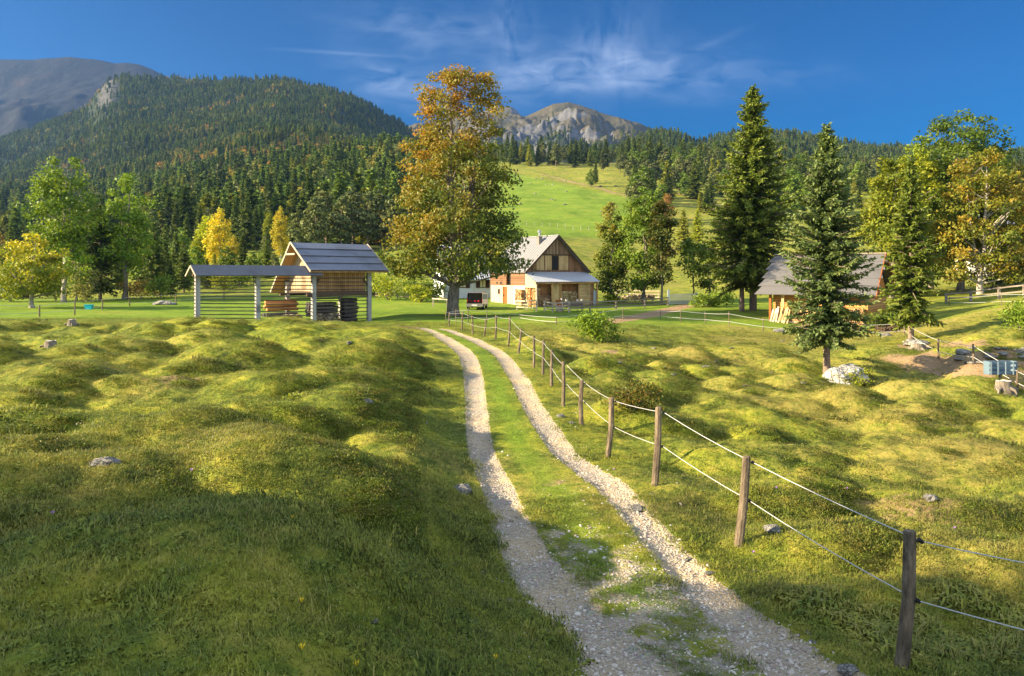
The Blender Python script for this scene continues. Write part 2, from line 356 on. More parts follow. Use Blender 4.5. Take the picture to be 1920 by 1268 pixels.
G_DARK, G_MID, G_LIGHT, G_DRY, G_LUSH = (0.045, 0.066, 0.010), (0.155, 0.195, 0.020), (0.35, 0.345, 0.030), (0.43, 0.32, 0.09), (0.15, 0.26, 0.016)
def turf_color(nt, P, lush, dry):
    a = noise(nt, P, 0.55, 6, 0.65); b = noise(nt, P, 3.5, 5, 0.7); c = noise(nt, P, 0.12, 4); d = noise(nt, P, 22, 3, 0.7)
    col = ramp(nt, mth(nt, 'ADD', mth(nt, 'MULTIPLY', a, 0.55), mth(nt, 'MULTIPLY', b, 0.45)), [(0.36, G_DARK), (0.47, G_MID), (0.60, G_LIGHT)])
    dr = mth(nt, 'ADD', mth(nt, 'MULTIPLY', c, 0.5), mth(nt, 'MULTIPLY', b, 0.5))
    col = mix(nt, mth(nt, 'MULTIPLY', rng_map(nt, mth(nt, 'ADD', dr, mth(nt, 'MULTIPLY', dry, 0.20)), 0.48, 0.72), 0.72), col, G_DRY)
    lv = mth(nt, 'ADD', mth(nt, 'MULTIPLY', a, 0.3), mth(nt, 'ADD', mth(nt, 'MULTIPLY', c, 0.3), mth(nt, 'MULTIPLY', noise(nt, P, 0.035, 6, 0.7, (1.0, 2.2, 2.2)), 0.4)))
    col = mix(nt, mth(nt, 'MULTIPLY', lush, 0.85), col, ramp(nt, lv, [(0.36, (0.10, 0.17, 0.014)), (0.5, G_LUSH), (0.63, (0.27, 0.31, 0.035))]))
    return mix(nt, 1.0, col, mix(nt, d, (0.55, 0.55, 0.55), (1.35, 1.35, 1.35)), 'MULTIPLY')
def ground_mat(name):
    m, nt, b = mat(name); P = coords(nt, 'World')
    gr, lu, dy, di, fo = (attr(nt, n) for n in ('gravel', 'lush', 'dry', 'dirt', 'wood'))
    col = turf_color(nt, P, lu, dy)
    # bare earth
    e1 = noise(nt, P, 1.6, 6, 0.7); e2 = noise(nt, P, 9, 4, 0.7)
    earth = mix(nt, e2, (0.20, 0.125, 0.06), (0.46, 0.32, 0.18))
    dm = rng_map(nt, mth(nt, 'ADD', di, mth(nt, 'MULTIPLY', mth(nt, 'SUBTRACT', e1, 0.5), 1.1)), 0.42, 0.62)
    col = mix(nt, dm, col, earth)
    # gravel of pale broken limestone
    vo = nd(nt, 'ShaderNodeTexVoronoi'); vo.inputs['Scale'].default_value = 26; nt.links.new(P, vo.inputs['Vector'])
    vo2 = nd(nt, 'ShaderNodeTexVoronoi'); vo2.inputs['Scale'].default_value = 60; nt.links.new(P, vo2.inputs['Vector'])
    g3 = noise(nt, P, 0.9, 4)
    st = mix(nt, mth(nt, 'MULTIPLY', vo.outputs['Distance'], 1.3), (0.50, 0.445, 0.36), (0.35, 0.295, 0.22))
    st = mix(nt, 0.35, st, vo2.outputs['Color'], 'SOFT_LIGHT')
    st = mix(nt, rng_map(nt, g3, 0.40, 0.65), st, (0.54, 0.42, 0.26))
    gn = noise(nt, P, 2.6, 6, 0.72); gm = rng_map(nt, mth(nt, 'ADD', gr, mth(nt, 'MULTIPLY', mth(nt, 'SUBTRACT', gn, 0.5), 1.15)), 0.40, 0.60)
    col = mix(nt, gm, col, st)
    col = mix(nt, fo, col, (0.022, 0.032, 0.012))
    nt.links.new(col, b.inputs['Base Color'])
    hgt = mth(nt, 'ADD', mth(nt, 'MULTIPLY', noise(nt, P, 7, 6, 0.75), 1.0), mth(nt, 'MULTIPLY', mth(nt, 'MULTIPLY', vo.outputs['Distance'], gm), -0.5))
    hgt = mth(nt, 'ADD', hgt, mth(nt, 'MULTIPLY', noise(nt, P, 1.4, 5, 0.7), 1.2))
    bump(nt, b, hgt, 0.75, 0.16)
    return m
M_GROUND = ground_mat('meadow')

def foliage_mat(name, trans=0.35, var=0.35, gloss=0.25):
    m = bpy.data.materials.new(name); m.use_nodes = True; nt = m.node_tree; nt.nodes.clear()
    out = nd(nt, 'ShaderNodeOutputMaterial'); c = attr(nt, 'Col', out='Color')
    r = nd(nt, 'ShaderNodeObjectInfo').outputs['Random']
    c = mix(nt, 1.0, c, mix(nt, r, (1 - var, 1 - var, 1 - var), (1 + var, 1 + var, 1 + var * .8)), 'MULTIPLY')
    d = nd(nt, 'ShaderNodeBsdfPrincipled'); d.inputs['Roughness'].default_value = 0.55; d.inputs['Specular IOR Level'].default_value = gloss; nt.links.new(c, d.inputs['Base Color'])
    t = nd(nt, 'ShaderNodeBsdfTranslucent'); nt.links.new(mix(nt, 1.0, c, (1.25, 1.15, 0.55), 'MULTIPLY'), t.inputs['Color'])
    x = nd(nt, 'ShaderNodeMixShader'); x.inputs[0].default_value = trans
    nt.links.new(d.outputs[0], x.inputs[1]); nt.links.new(t.outputs[0], x.inputs[2]); nt.links.new(x.outputs[0], out.inputs['Surface'])
    return m
M_LEAF = foliage_mat('leaves'); M_NEEDLE = foliage_mat('needles', 0.2, 0.2, 0.2); M_FAR = foliage_mat('far foliage', 0.15, 0.45, 0.1)
def bark_mat(name, c1, c2, scale=6.0):
    m, nt, b = mat(name); P = coords(nt)
    n = noise(nt, P, scale, 6, 0.7, (1, 1, 0.25)); n2 = noise(nt, P, 1.5, 4)
    col = mix(nt, rng_map(nt, n2, 0.45, 0.65), ramp(nt, n, [(0.35, c1), (0.65, c2)]), tuple(0.5 * (a + q) * 0.85 for a, q in zip(c1, c2)))
    nt.links.new(col, b.inputs['Base Color']); bump(nt, b, n, 0.9, 0.05); return m
M_BARK = bark_mat('grey bark', (0.075, 0.06, 0.045), (0.34, 0.29, 0.23)); M_SPBARK = bark_mat('spruce bark', (0.10, 0.07, 0.05), (0.33, 0.25, 0.19), 9)
M_BIRCH = bark_mat('pale bark', (0.20, 0.17, 0.13), (0.5, 0.46, 0.40), 5)

def wood_mat(name, c1, c2, axis='z', board=0.18, seam=0.025, gap_dark=0.25, rough=0.8, along=None):
    """Boards: 'along' is the grain axis, 'axis' the direction across boards (object coordinates)."""
    m, nt, b = mat(name); P = coords(nt); s = nd(nt, 'ShaderNodeSeparateXYZ'); nt.links.new(P, s.inputs[0])
    k = mth(nt, 'DIVIDE', s.outputs['XYZ'.index(axis.upper())], board); cell = mth(nt, 'FLOOR', k); fr = mth(nt, 'FRACT', k)
    wn_ = nd(nt, 'ShaderNodeTexWhiteNoise'); wn_.noise_dimensions = '1D'; nt.links.new(cell, wn_.inputs['W'])
    along = along or ('z' if axis in 'xy' else 'x')
    st = [9, 9, 9]; st['xyz'.index(along)] = 0.7
    n = noise(nt, P, 1.6, 6, 0.7, tuple(st)); n2 = noise(nt, P, 0.7, 3)
    f = mth(nt, 'ADD', mth(nt, 'MULTIPLY', n, 0.55), mth(nt, 'MULTIPLY', wn_.outputs['Value'], 0.45))
    col = ramp(nt, f, [(0.2, c1), (0.8, c2)]); col = mix(nt, rng_map(nt, n2, 0.5, 0.75), col, tuple(0.7 * q for q in c1))
    sm = mth(nt, 'LESS_THAN', fr, seam / board if board else 0); col = mix(nt, mth(nt, 'MULTIPLY', sm, 1 - gap_dark), col, (0.02, 0.014, 0.008))
    nt.links.new(col, b.inputs['Base Color']); b.inputs['Roughness'].default_value = rough
    bump(nt, b, mth(nt, 'SUBTRACT', n, mth(nt, 'MULTIPLY', sm, 1.5)), 0.5, 0.03); return m
def plain_mat(name, col, var=0.25, scale=3.0, rough=0.8, metal=0.0, bmp=0.3, spec=0.2):
    m, nt, b = mat(name); P = coords(nt); n = noise(nt, P, scale, 6, 0.65)
    nt.links.new(mix(nt, n, tuple(q * (1 - var) for q in col), tuple(min(1, q * (1 + var)) for q in col)), b.inputs['Base Color'])
    b.inputs['Roughness'].default_value = rough; b.inputs['Metallic'].default_value = metal; b.inputs['Specular IOR Level'].default_value = spec
    if bmp: bump(nt, b, noise(nt, P, scale * 5, 4), bmp, 0.02)
    return m
M_POST = bark_mat('fence post wood', (0.06, 0.046, 0.033), (0.27, 0.21, 0.14), 12); M_ROPE = plain_mat('white rope', (0.52, 0.52, 0.51), 0.15, 40, 0.6)
M_RAIL = wood_mat('pale rail', (0.36, 0.30, 0.22), (0.62, 0.54, 0.42), 'z', 0.14, 0.0); M_DRAIL = wood_mat('grey rail', (0.13, 0.105, 0.08), (0.33, 0.28, 0.23), 'z', 0.14, 0.0)
M_BLACK = plain_mat('black plastic', (0.02, 0.02, 0.02), 0.2, 5, 0.5); M_ROCK = None
def rock_mat(name, c1, c2, c3, scale):
    m, nt, b = mat(name); P = coords(nt); n = noise(nt, P, scale, 8, 0.7, None, 0.6); v = nd(nt, 'ShaderNodeTexVoronoi'); v.feature = 'DISTANCE_TO_EDGE'; v.inputs['Scale'].default_value = scale * 1.3; nt.links.new(P, v.inputs['Vector'])
    col = ramp(nt, n, [(0.32, c1), (0.5, c2), (0.68, c3)]); nt.links.new(mix(nt, rng_map(nt, v.outputs['Distance'], 0.0, 0.05), (c1[0] * .5, c1[1] * .5, c1[2] * .45), col), b.inputs['Base Color'])
    bump(nt, b, mth(nt, 'ADD', n, mth(nt, 'MULTIPLY', rng_map(nt, v.outputs['Distance'], 0, 0.1), 0.4)), 0.8, 0.12); return m
M_ROCK = rock_mat('limestone', (0.10, 0.095, 0.08), (0.30, 0.285, 0.25), (0.46, 0.44, 0.40), 2.2)

def hill_mat(name, kind):
    m, nt, b = mat(name); P = coords(nt, 'World'); g = nd(nt, 'ShaderNodeNewGeometry'); s = nd(nt, 'ShaderNodeSeparateXYZ'); nt.links.new(g.outputs['Normal'], s.inputs[0])
    if kind == 'wooded':
        n = noise(nt, P, 0.02, 6, 0.7); col = ramp(nt, n, [(0.3, (0.012, 0.022, 0.010)), (0.6, (0.03, 0.045, 0.016)), (0.8, (0.07, 0.07, 0.03))])
        col = mix(nt, rng_map(nt, mth(nt, 'ADD', attr(nt, 'rock'), mth(nt, 'MULTIPLY', mth(nt, 'SUBTRACT', noise(nt, P, 0.05, 6, 0.7), 0.5), 1.2)), 0.4, 0.6), col, ramp(nt, noise(nt, P, 0.09, 6, 0.75), [(0.3, (0.035, 0.038, 0.035)), (0.7, (0.13, 0.125, 0.11))]))
    elif kind == 'bald':
        n = noise(nt, P, 0.006, 8, 0.65); col = ramp(nt, n, [(0.3, (0.006, 0.008, 0.009)), (0.56, (0.013, 0.014, 0.013)), (0.76, (0.06, 0.04, 0.024))])
        s2 = noise(nt, P, 0.02, 8, 0.7); col = mix(nt, rng_map(nt, s2, 0.53, 0.66), col, (0.022, 0.023, 0.026))
        col = mix(nt, rng_map(nt, mth(nt, 'SUBTRACT', noise(nt, P, 0.004, 5), mth(nt, 'MULTIPLY', attr(nt, 'up'), 0.25)), 0.36, 0.48), col, (0.012, 0.018, 0.014))
    else:
        n = noise(nt, P, 0.012, 8, 0.7); grass = ramp(nt, n, [(0.3, (0.045, 0.05, 0.026)), (0.55, (0.085, 0.076, 0.042)), (0.75, (0.12, 0.095, 0.055))])
        rk = ramp(nt, noise(nt, P, 0.03, 8, 0.75), [(0.3, (0.05, 0.052, 0.056)), (0.7, (0.19, 0.19, 0.19))])
        stp = mth(nt, 'ADD', mth(nt, 'SUBTRACT', 1.0, s.outputs['Z']), mth(nt, 'MULTIPLY', mth(nt, 'SUBTRACT', noise(nt, P, 0.008, 6, 0.7), 0.5), 0.9))
        stp = mth(nt, 'ADD', stp, mth(nt, 'MULTIPLY', attr(nt, 'rock'), 0.35))
        col = mix(nt, rng_map(nt, stp, 0.40, 0.58), grass, rk)
        low = rng_map(nt, mth(nt, 'ADD', attr(nt, 'up'), mth(nt, 'MULTIPLY', mth(nt, 'SUBTRACT', noise(nt, P, 0.01, 6, 0.7), 0.5), 0.7)), 0.55, 0.35)
        col = mix(nt, mth(nt, 'MULTIPLY', low, rng_map(nt, stp, 0.75, 0.5)), col, (0.03, 0.045, 0.02))
    nt.links.new(col, b.inputs['Base Color']); bump(nt, b, noise(nt, P, 0.05, 8, 0.75), 1.0, 6.0); return m
# ------------------------------------------------------------------ the ground sheet and the gravel path cut out of it
def build_ground():
    ys = np.concatenate([[-60, -45, -33, -24, -17, -12, -8, -5, -3, -1.5, -0.4, 0.5], np.exp(np.arange(math.log(1.2), math.log(762), 0.0105))])
    nc = 470; u = np.linspace(-1, 1, nc); a = 0.78 * np.maximum(ys, 3) + 3
    X = a[:, None] * u + 48 * np.sign(u) * np.abs(u) ** 9; Y = np.repeat(ys[:, None], nc, 1)
    Z = height(X, Y); n = len(ys)
    V = np.stack([X, Y, Z], -1).reshape(-1, 3)
    i = np.arange(n - 1)[:, None] * nc + np.arange(nc - 1); Q = np.stack([i, i + 1, i + nc + 1, i + nc], -1).reshape(-1, 4)
    x, y, z = V.T
    dl, wl = poly_dist(x, y, TL); dr, wr = poly_dist(x, y, TRr); dm, wm = poly_dist(x, y, MID)
    g = np.maximum(1 - sstep(0.75, 1.6, dl / np.maximum(wl, .05)), 1 - sstep(0.75, 1.6, dr / np.maximum(wr, .05)))
    mid = (1 - sstep(0.6, 1.4, dm / 0.75)) * (1 - sstep(9, 14.5, y)); g = np.maximum(g, mid * 0.5)
    col = CX + F * x / np.maximum(y, 1); row = HZ - F * (z - EYE) / np.maximum(y, 1)
    lush = sstep(0.45, 1.0, 1 - dm / 1.0) * (y > 8) * 0.9
    lush = np.maximum(lush, sstep(52, 60, y - 0.04 * x) * (1 - sstep(92, 106, y)) * (1 - sstep(4, 14, x - 0.06 * y)) * 0.95)
    lush = np.maximum(lush, 0.75 * (1 - sstep(30, 40, x)) * sstep(4, 10, x - 0.02 * y) * sstep(64, 68, y) * (1 - sstep(95, 110, y)))
    pl, pt = 440 + 0 * col, 322 + 0.19 * np.maximum(col - 990, 0)     # the bright pasture on the slope
    lush = np.maximum(lush, sstep(0, 8, 450 - row) * sstep(0, 6, row - (321 + 0.22 * (col - 960))) * (y > 190) * sstep(940, 955, col + 20) * (1 - sstep(1185, 1230, col)) * 0.95)
    lush = np.maximum(lush, (1 - sstep(760, 820, col)) * sstep(110, 125, y) * (1 - sstep(230, 260, y)) * 0.25)
    dry = np.clip(np.where(x > 0, 0.40 * sstep(1, 5, road_dist(x, y)), 0.0) + 0.3 * pnoise(x / 9, y / 9, 31), 0, 1) * (y < 66) + (y > 120) * (col > 960) * 0.22
    dirt = np.zeros_like(x)
    def dpoly(pts, w):
        P = np.array([[*(G(px, py, d) if d else G(px, py)).xy, w] for px, py, d in pts]); dd, ww = poly_dist(x, y, P); return 1 - sstep(0.4, 1.3, dd / w)
    for pts, w in [([(1125, 605, 63), (1180, 597, 68), (1240, 585, 78), (1290, 573, 88), (1330, 566, 96)], 1.5), ([(1690, 672, 46), (1770, 680, 43), (1850, 690, 42), (1920, 676, 46)], 1.8),
                   ([(1700, 650, 52), (1830, 645, 52), (1900, 655, 48)], 0.9), ([(1010, 327, 530), (1050, 336, 505), (1120, 352, 470), (1190, 371, 430), (1250, 390, 390)], 2.2), ([(790, 618, 54), (760, 612, 56)], 1.2),
                   ([(1020, 311, 620), (1100, 316, 600)], 6)]:
        dirt = np.maximum(dirt, dpoly(pts, w) * (0.8 if w < 4 else 0.45))
    for (px, py, d, r, s) in [(320, 708, None, 1.2, .62), (690, 725, None, .9, .6), (1050, 905, None, .6, .5), (1720, 940, None, 1.3, .6), (1500, 1000, None, .7, .5), (1145, 660, 44, 1.5, .5), (620, 640, None, 1.6, .45), (1230, 955, None, .5, .6)]:
        p = G(px, py, d); dirt = np.maximum(dirt, s * np.exp(-((x - p.x) ** 2 + (y - p.y) ** 2) / r ** 2))
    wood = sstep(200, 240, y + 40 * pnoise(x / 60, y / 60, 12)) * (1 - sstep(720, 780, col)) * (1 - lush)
    at = dict(gravel=g, lush=lush, dry=dry, dirt=dirt, wood=wood)
    fg = g[Q].mean(1) > 0.5
    def sub(mask, name):
        q = Q[mask]; idx, inv = np.unique(q.ravel(), return_inverse=True)
        return link(name, np_mesh(name, V[idx], inv.reshape(q.shape), M_GROUND, smooth=True, attrs={k: v[idx] for k, v in at.items()}))
    go = tag(sub(~fg, 'ground'), kind='structure'); po = tag(sub(fg, 'path'), kind='structure')
build_ground()

# ------------------------------------------------------------------ hills and mountains: each its own sheet with a far side
HILLS = {}
def hill(name, sky_pts, base_pts, d0, d1, material, nx, nt_, amp, fscale, seed, ease=0.9, rockf=None, rid=0.0, sky_n=2.0):
    sp = np.array(sky_pts, float); bp = np.array(base_pts, float); c0, c1 = sp[0, 0], sp[-1, 0]
    def zf(px, d):
        t = (d - d0) / (d1 - d0); tc_ = np.clip(t, 0, 1); px = np.asarray(px, float)
        s_ = np.interp(px, sp[:, 0], sp[:, 1]) + sky_n * fbm(px / 35, px * 0 + seed, 4, seed); b_ = np.interp(px, bp[:, 0], bp[:, 1])
        row = b_ + (s_ - b_) * tc_ ** ease; x = (px - CX) / F * d
        env = np.sin(np.pi * np.clip(tc_, 0, 1)) ** 0.7
        nz = amp * (fbm(x / fscale, d / fscale, 5, seed) + rid * (ridged(x / fscale * 1.3, d / fscale * 0.6, 5, seed + 3) - 0.75)) * env
        return EYE + (HZ - row) / F * d + nz - np.maximum(t - 1, 0) * (d1 - d0) * 0.45
    px = np.linspace(c0, c1, nx); d = d0 + (d1 - d0) * np.concatenate([np.linspace(0, 1, nt_), [1.05, 1.15, 1.35, 1.7]]); PX, D = np.meshgrid(px, d)
    Z = zf(PX, D); V = np.stack([(PX - CX) / F * D, D, Z], -1).reshape(-1, 3); n = len(d)
    i = np.arange(n - 1)[:, None] * nx + np.arange(nx - 1); Q = np.stack([i, i + 1, i + nx + 1, i + nx], -1).reshape(-1, 4)
    T = np.clip((D - d0) / (d1 - d0), 0, 1).ravel(); rk = rockf(PX.ravel(), T) if rockf else 0 * T
    o = tag(link(name, np_mesh(name, V, Q, material, smooth=True, attrs=dict(up=T, rock=rk))), kind='structure')
    HILLS[name] = (zf, d0, d1, c0, c1); return o
M_WOODHILL = hill_mat('forest floor', 'wooded')
hill('hill', [(-420, 350), (100, 345), (250, 308), (400, 272), (480, 250), (540, 243), (600, 252), (660, 268), (720, 283), (800, 283), (960, 292), (1150, 300), (1300, 300)],
     [(-420, 440), (0, 420), (500, 345), (960, 330), (1300, 320)], 640, 1020, M_WOODHILL, 260, 60, 10, 160, 41)
hill('wooded_mountain', [(-520, 330), (-100, 285), (0, 262), (60, 243), (120, 220), (160, 203), (185, 172), (205, 150), (240, 143), (300, 146), (400, 149), (470, 149), (520, 147), (560, 157), (640, 173), (690, 196), (740, 226), (795, 260), (860, 292), (1000, 320)],
     [(-520, 420), (0, 400), (500, 330), (1000, 335)], 900, 1650, M_WOODHILL, 300, 90, 26, 260, 52, 0.85,
     rockf=lambda px, t: np.exp(-((px - 200) / 26) ** 2) * sstep(0.72, 0.82, t) * 0.7 + np.exp(-((px - 260) / 30) ** 2) * sstep(0.85, 0.92, t) * 0.4, rid=0.6)
hill('bald_mountain', [(-800, 150), (-300, 120), (0, 112), (60, 112), (130, 107), (180, 112), (215, 119), (235, 117), (262, 122), (288, 131), (400, 190), (600, 300)],
     [(-800, 380), (600, 380)], 1900, 3000, hill_mat('mountain pasture', 'bald'), 260, 110, 80, 520, 63, 0.8, rid=0.9, sky_n=1.0)
M_PEAK = hill_mat('rocky mountain', 'rocky')
hill('rocky_peak', [(600, 300), (760, 240), (850, 222), (900, 215), (940, 216), (985, 218), (1010, 207), (1035, 198), (1052, 193), (1066, 190), (1078, 194), (1100, 203), (1130, 211), (1160, 221), (1180, 225), (1212, 237), (1240, 246), (1275, 262), (1330, 300), (1450, 340)],
     [(600, 340), (1450, 330)], 1500, 2350, M_PEAK, 460, 260, 70, 200, 77, 0.9, rockf=lambda px, t: np.exp(-((px - 1000) / 55) ** 2) - .6 * sstep(.75, 1, t), rid=1.0, sky_n=2.4)
hill('far_crag', [(700, 260), (880, 215), (925, 203), (940, 200), (958, 201), (970, 208), (980, 222), (1000, 250), (1060, 300)], [(700, 330), (1060, 330)], 2400, 2900, M_PEAK, 160, 80, 40, 200, 85, 0.9, rockf=lambda px, t: 0.8 + 0 * t, rid=1.0, sky_n=2.0)
hill('wooded_ridge', [(1080, 315), (1150, 285), (1195, 262), (1215, 254), (1240, 251), (1275, 256), (1305, 272), (1340, 264), (1380, 254), (1430, 250), (1480, 252), (1560, 268), (1640, 281), (1700, 281), (1800, 279), (1920, 288), (2150, 300), (2500, 320)],
     [(1080, 325), (1500, 350), (2500, 380)], 740, 1400, M_WOODHILL, 260, 60, 14, 200, 96, 0.9)
# ------------------------------------------------------------------ trees
def unit(v): return v / np.maximum(np.linalg.norm(v, axis=-1, keepdims=True), 1e-9)
def leaf_quads(P, Nrm, A, ln, wd):
    """diamond leaves: centres P, normals Nrm, axis hints A, lengths ln, widths wd"""
    ax = unit(A - Nrm * (A * Nrm).sum(-1, keepdims=True)); bx = np.cross(Nrm, ax)
    l = ln[:, None] * 0.5; w = wd[:, None] * 0.5
    V = np.stack([P - ax * l, P + bx * w - ax * l * 0.1, P + ax * l, P - bx * w - ax * l * 0.1], 1).reshape(-1, 3)
    return V, np.arange(len(V)).reshape(-1, 4)
def pal(cols, r, n):
    c = np.array(cols, float); k = np.clip(r, 0, 0.9999) * (len(c) - 1); i = k.astype(int); f = (k - i)[:, None]
    return c[i] * (1 - f) + c[i + 1] * f
GREEN = [(0.0595, 0.1087, 0.013), (0.119, 0.1885, 0.0208), (0.221, 0.2755, 0.0325)]
ASH = [(0.12, 0.22, 0.018), (0.23, 0.36, 0.03), (0.36, 0.47, 0.05)]
MAPLE = [(0.055, 0.085, 0.012), (0.115, 0.145, 0.018), (0.21, 0.165, 0.022), (0.32, 0.17, 0.026), (0.30, 0.12, 0.024)]
GOLD = [(0.22, 0.235, 0.02), (0.44, 0.385, 0.03), (0.58, 0.44, 0.035)]
YGREEN = [(0.13, 0.2, 0.0165), (0.286, 0.3375, 0.022), (0.442, 0.425, 0.033)]
SPRUCE = [(0.0374, 0.072, 0.0168), (0.0765, 0.12, 0.0216), (0.1615, 0.1875, 0.03)]
SPRUCEY = [(0.05, 0.085, 0.014), (0.115, 0.165, 0.022), (0.22, 0.25, 0.034)]
SPRUCEB = [(0.05, 0.085, 0.028), (0.10, 0.15, 0.045), (0.19, 0.23, 0.07)]
PINE = [(0.063, 0.0935, 0.0308), (0.135, 0.1615, 0.049), (0.234, 0.238, 0.077)]
LARCH = [(0.126, 0.169, 0.018), (0.238, 0.26, 0.0264), (0.364, 0.325, 0.042)]
def decid(seed, h, prof, trunk_r, nclump, nleaf, leaf, palette, lean=(0, 0), colf=None, clump_r=None, flat=0.65, nlimb=16, forks=1, fork_h=0.25, gap=0.0, holes=0.3, mat_=None, bark=None):
    """prof: list of (height fraction, radius m). Returns (trunk builder, crown mesh)."""
    r = np.random.default_rng(seed); pf = np.array(prof, float)
    ts = np.linspace(pf[0, 0], pf[-1, 0], 200); rad = np.interp(ts, pf[:, 0], pf[:, 1]); w = rad ** 1.3 + 0.02
    t = r.choice(ts, nclump * 2, p=w / w.sum()); ang = r.uniform(0, 2 * np.pi, nclump * 2)
    rr = np.interp(t, pf[:, 0], pf[:, 1]) * (1 + 0.28 * pnoise(3 + 1.3 * np.cos(ang) + seed, 5 + 1.3 * np.sin(ang) + t * 5, seed % 9))
    rho = rr * np.sqrt(r.uniform(0.10, 1.0, nclump * 2))
    cx = rho * np.cos(ang); cyy = rho * np.sin(ang); cz = t * h
    keep = pnoise(cx / (0.22 * h) + seed, cz / (0.13 * h) + cyy / (0.3 * h), seed % 7) > -holes
    idx = np.where(keep)[0][:nclump]; c = np.stack([cx[idx] + lean[0] * t[idx], cyy[idx] + lean[1] * t[idx], cz[idx]], -1); t = t[idx]; rho = rho[idx]; rr = rr[idx]
    K = len(c); cr = clump_r or 0.09 * h
    crs = cr * r.uniform(0.6, 1.25, K) * np.clip(1.25 - 0.5 * (t - pf[0, 0]), 0.6, 1.2)
    k = r.integers(0, K, nleaf); d = unit(r.normal(size=(nleaf, 3))) * (r.uniform(0, 1, (nleaf, 1)) ** 0.45); d[:, 2] *= flat
    P = c[k] + d * crs[k][:, None]
    out = unit(c - np.array([lean[0] * 0.5, lean[1] * 0.5, h * 0.45]))
    N = unit(0.55 * d + 0.4 * out[k] + np.array([0, 0, 0.45]) + 0.7 * r.normal(size=(nleaf, 3))); A = r.normal(size=(nleaf, 3)) + np.array([0, 0, -0.5])
    ln = leaf * r.uniform(0.65, 1.35, nleaf); V, Q = leaf_quads(P, N, A, ln, ln * r.uniform(0.55, 0.8, nleaf))
    q = np.clip(0.5 + 0.35 * r.normal(size=K), 0, 1)[k] * 0.55 + r.uniform(0, 1, nleaf) * 0.45
    if colf is not None: q = colf(P, rho[k] / np.maximum(rr[k], .1), r, q)
    col = pal(palette, q, nleaf)
    me = np_mesh('crown', V, Q, mat_ or M_LEAF, np.repeat(col, 4, 0))
    tb = MB(); rs = random.Random(seed)
    tops = []
    for f in range(forks):
        a0 = rs.uniform(0, 6.28); sp = 0 if forks == 1 else 0.35 * pf[:, 1].max() * (1 if f else .4)
        pts = []; rads = []
        for s in np.linspace(0, 1, 12):
            z = s * h * (pf[-1, 0] * 0.93 if f == 0 else 0.8); e = max(0, s - fork_h) / (1 - fork_h)
            pts.append((lean[0] * s * 0.95 + sp * math.cos(a0) * e ** 0.7 + (rs.uniform(-1, 1) * 0.012 * h if s > 0.05 else 0), lean[1] * s * 0.95 + sp * math.sin(a0) * e ** 0.7, z))
            rads.append(trunk_r * (1.0 if f == 0 else 0.7) * ((1 - s) ** 0.8 + 0.05) * (1.45 if s == 0 else 1))
        tb.tube([(pts[0][0], pts[0][1], -0.35)] + pts, [rads[0] * 1.15] + rads, 9); tops.append((pts, rads))
    for j in range(min(nlimb, K)):
        q_ = c[rs.randrange(K)]; pts, rads = tops[rs.randrange(forks)]
        hor = math.hypot(q_[0] - lean[0] * q_[2] / h, q_[1] - lean[1] * q_[2] / h); z0 = max(pf[0, 0] * h * 0.75, q_[2] - hor * rs.uniform(0.5, 1.1)); s = min(10.9, 11 * z0 / max(pts[-1][2], .1)); i = int(s)
        p0 = Vector(pts[i]).lerp(Vector(pts[i + 1]), s - i); p2 = Vector(q_); p1 = p0.lerp(p2, 0.5) + Vector((0, 0, 0.06 * h * rs.uniform(-.3, .5)))
        r0 = min(rads[i] * 0.5, 0.05 * trunk_r + 0.045 * (p2 - p0).length)
        tb.tube([(1 - a) ** 2 * p0 + 2 * a * (1 - a) * p1 + a * a * p2 for a in (0, .25, .5, .75, 1)], [r0, r0 * .8, r0 * .6, r0 * .4, r0 * .15], 5, False)
    return tb, me
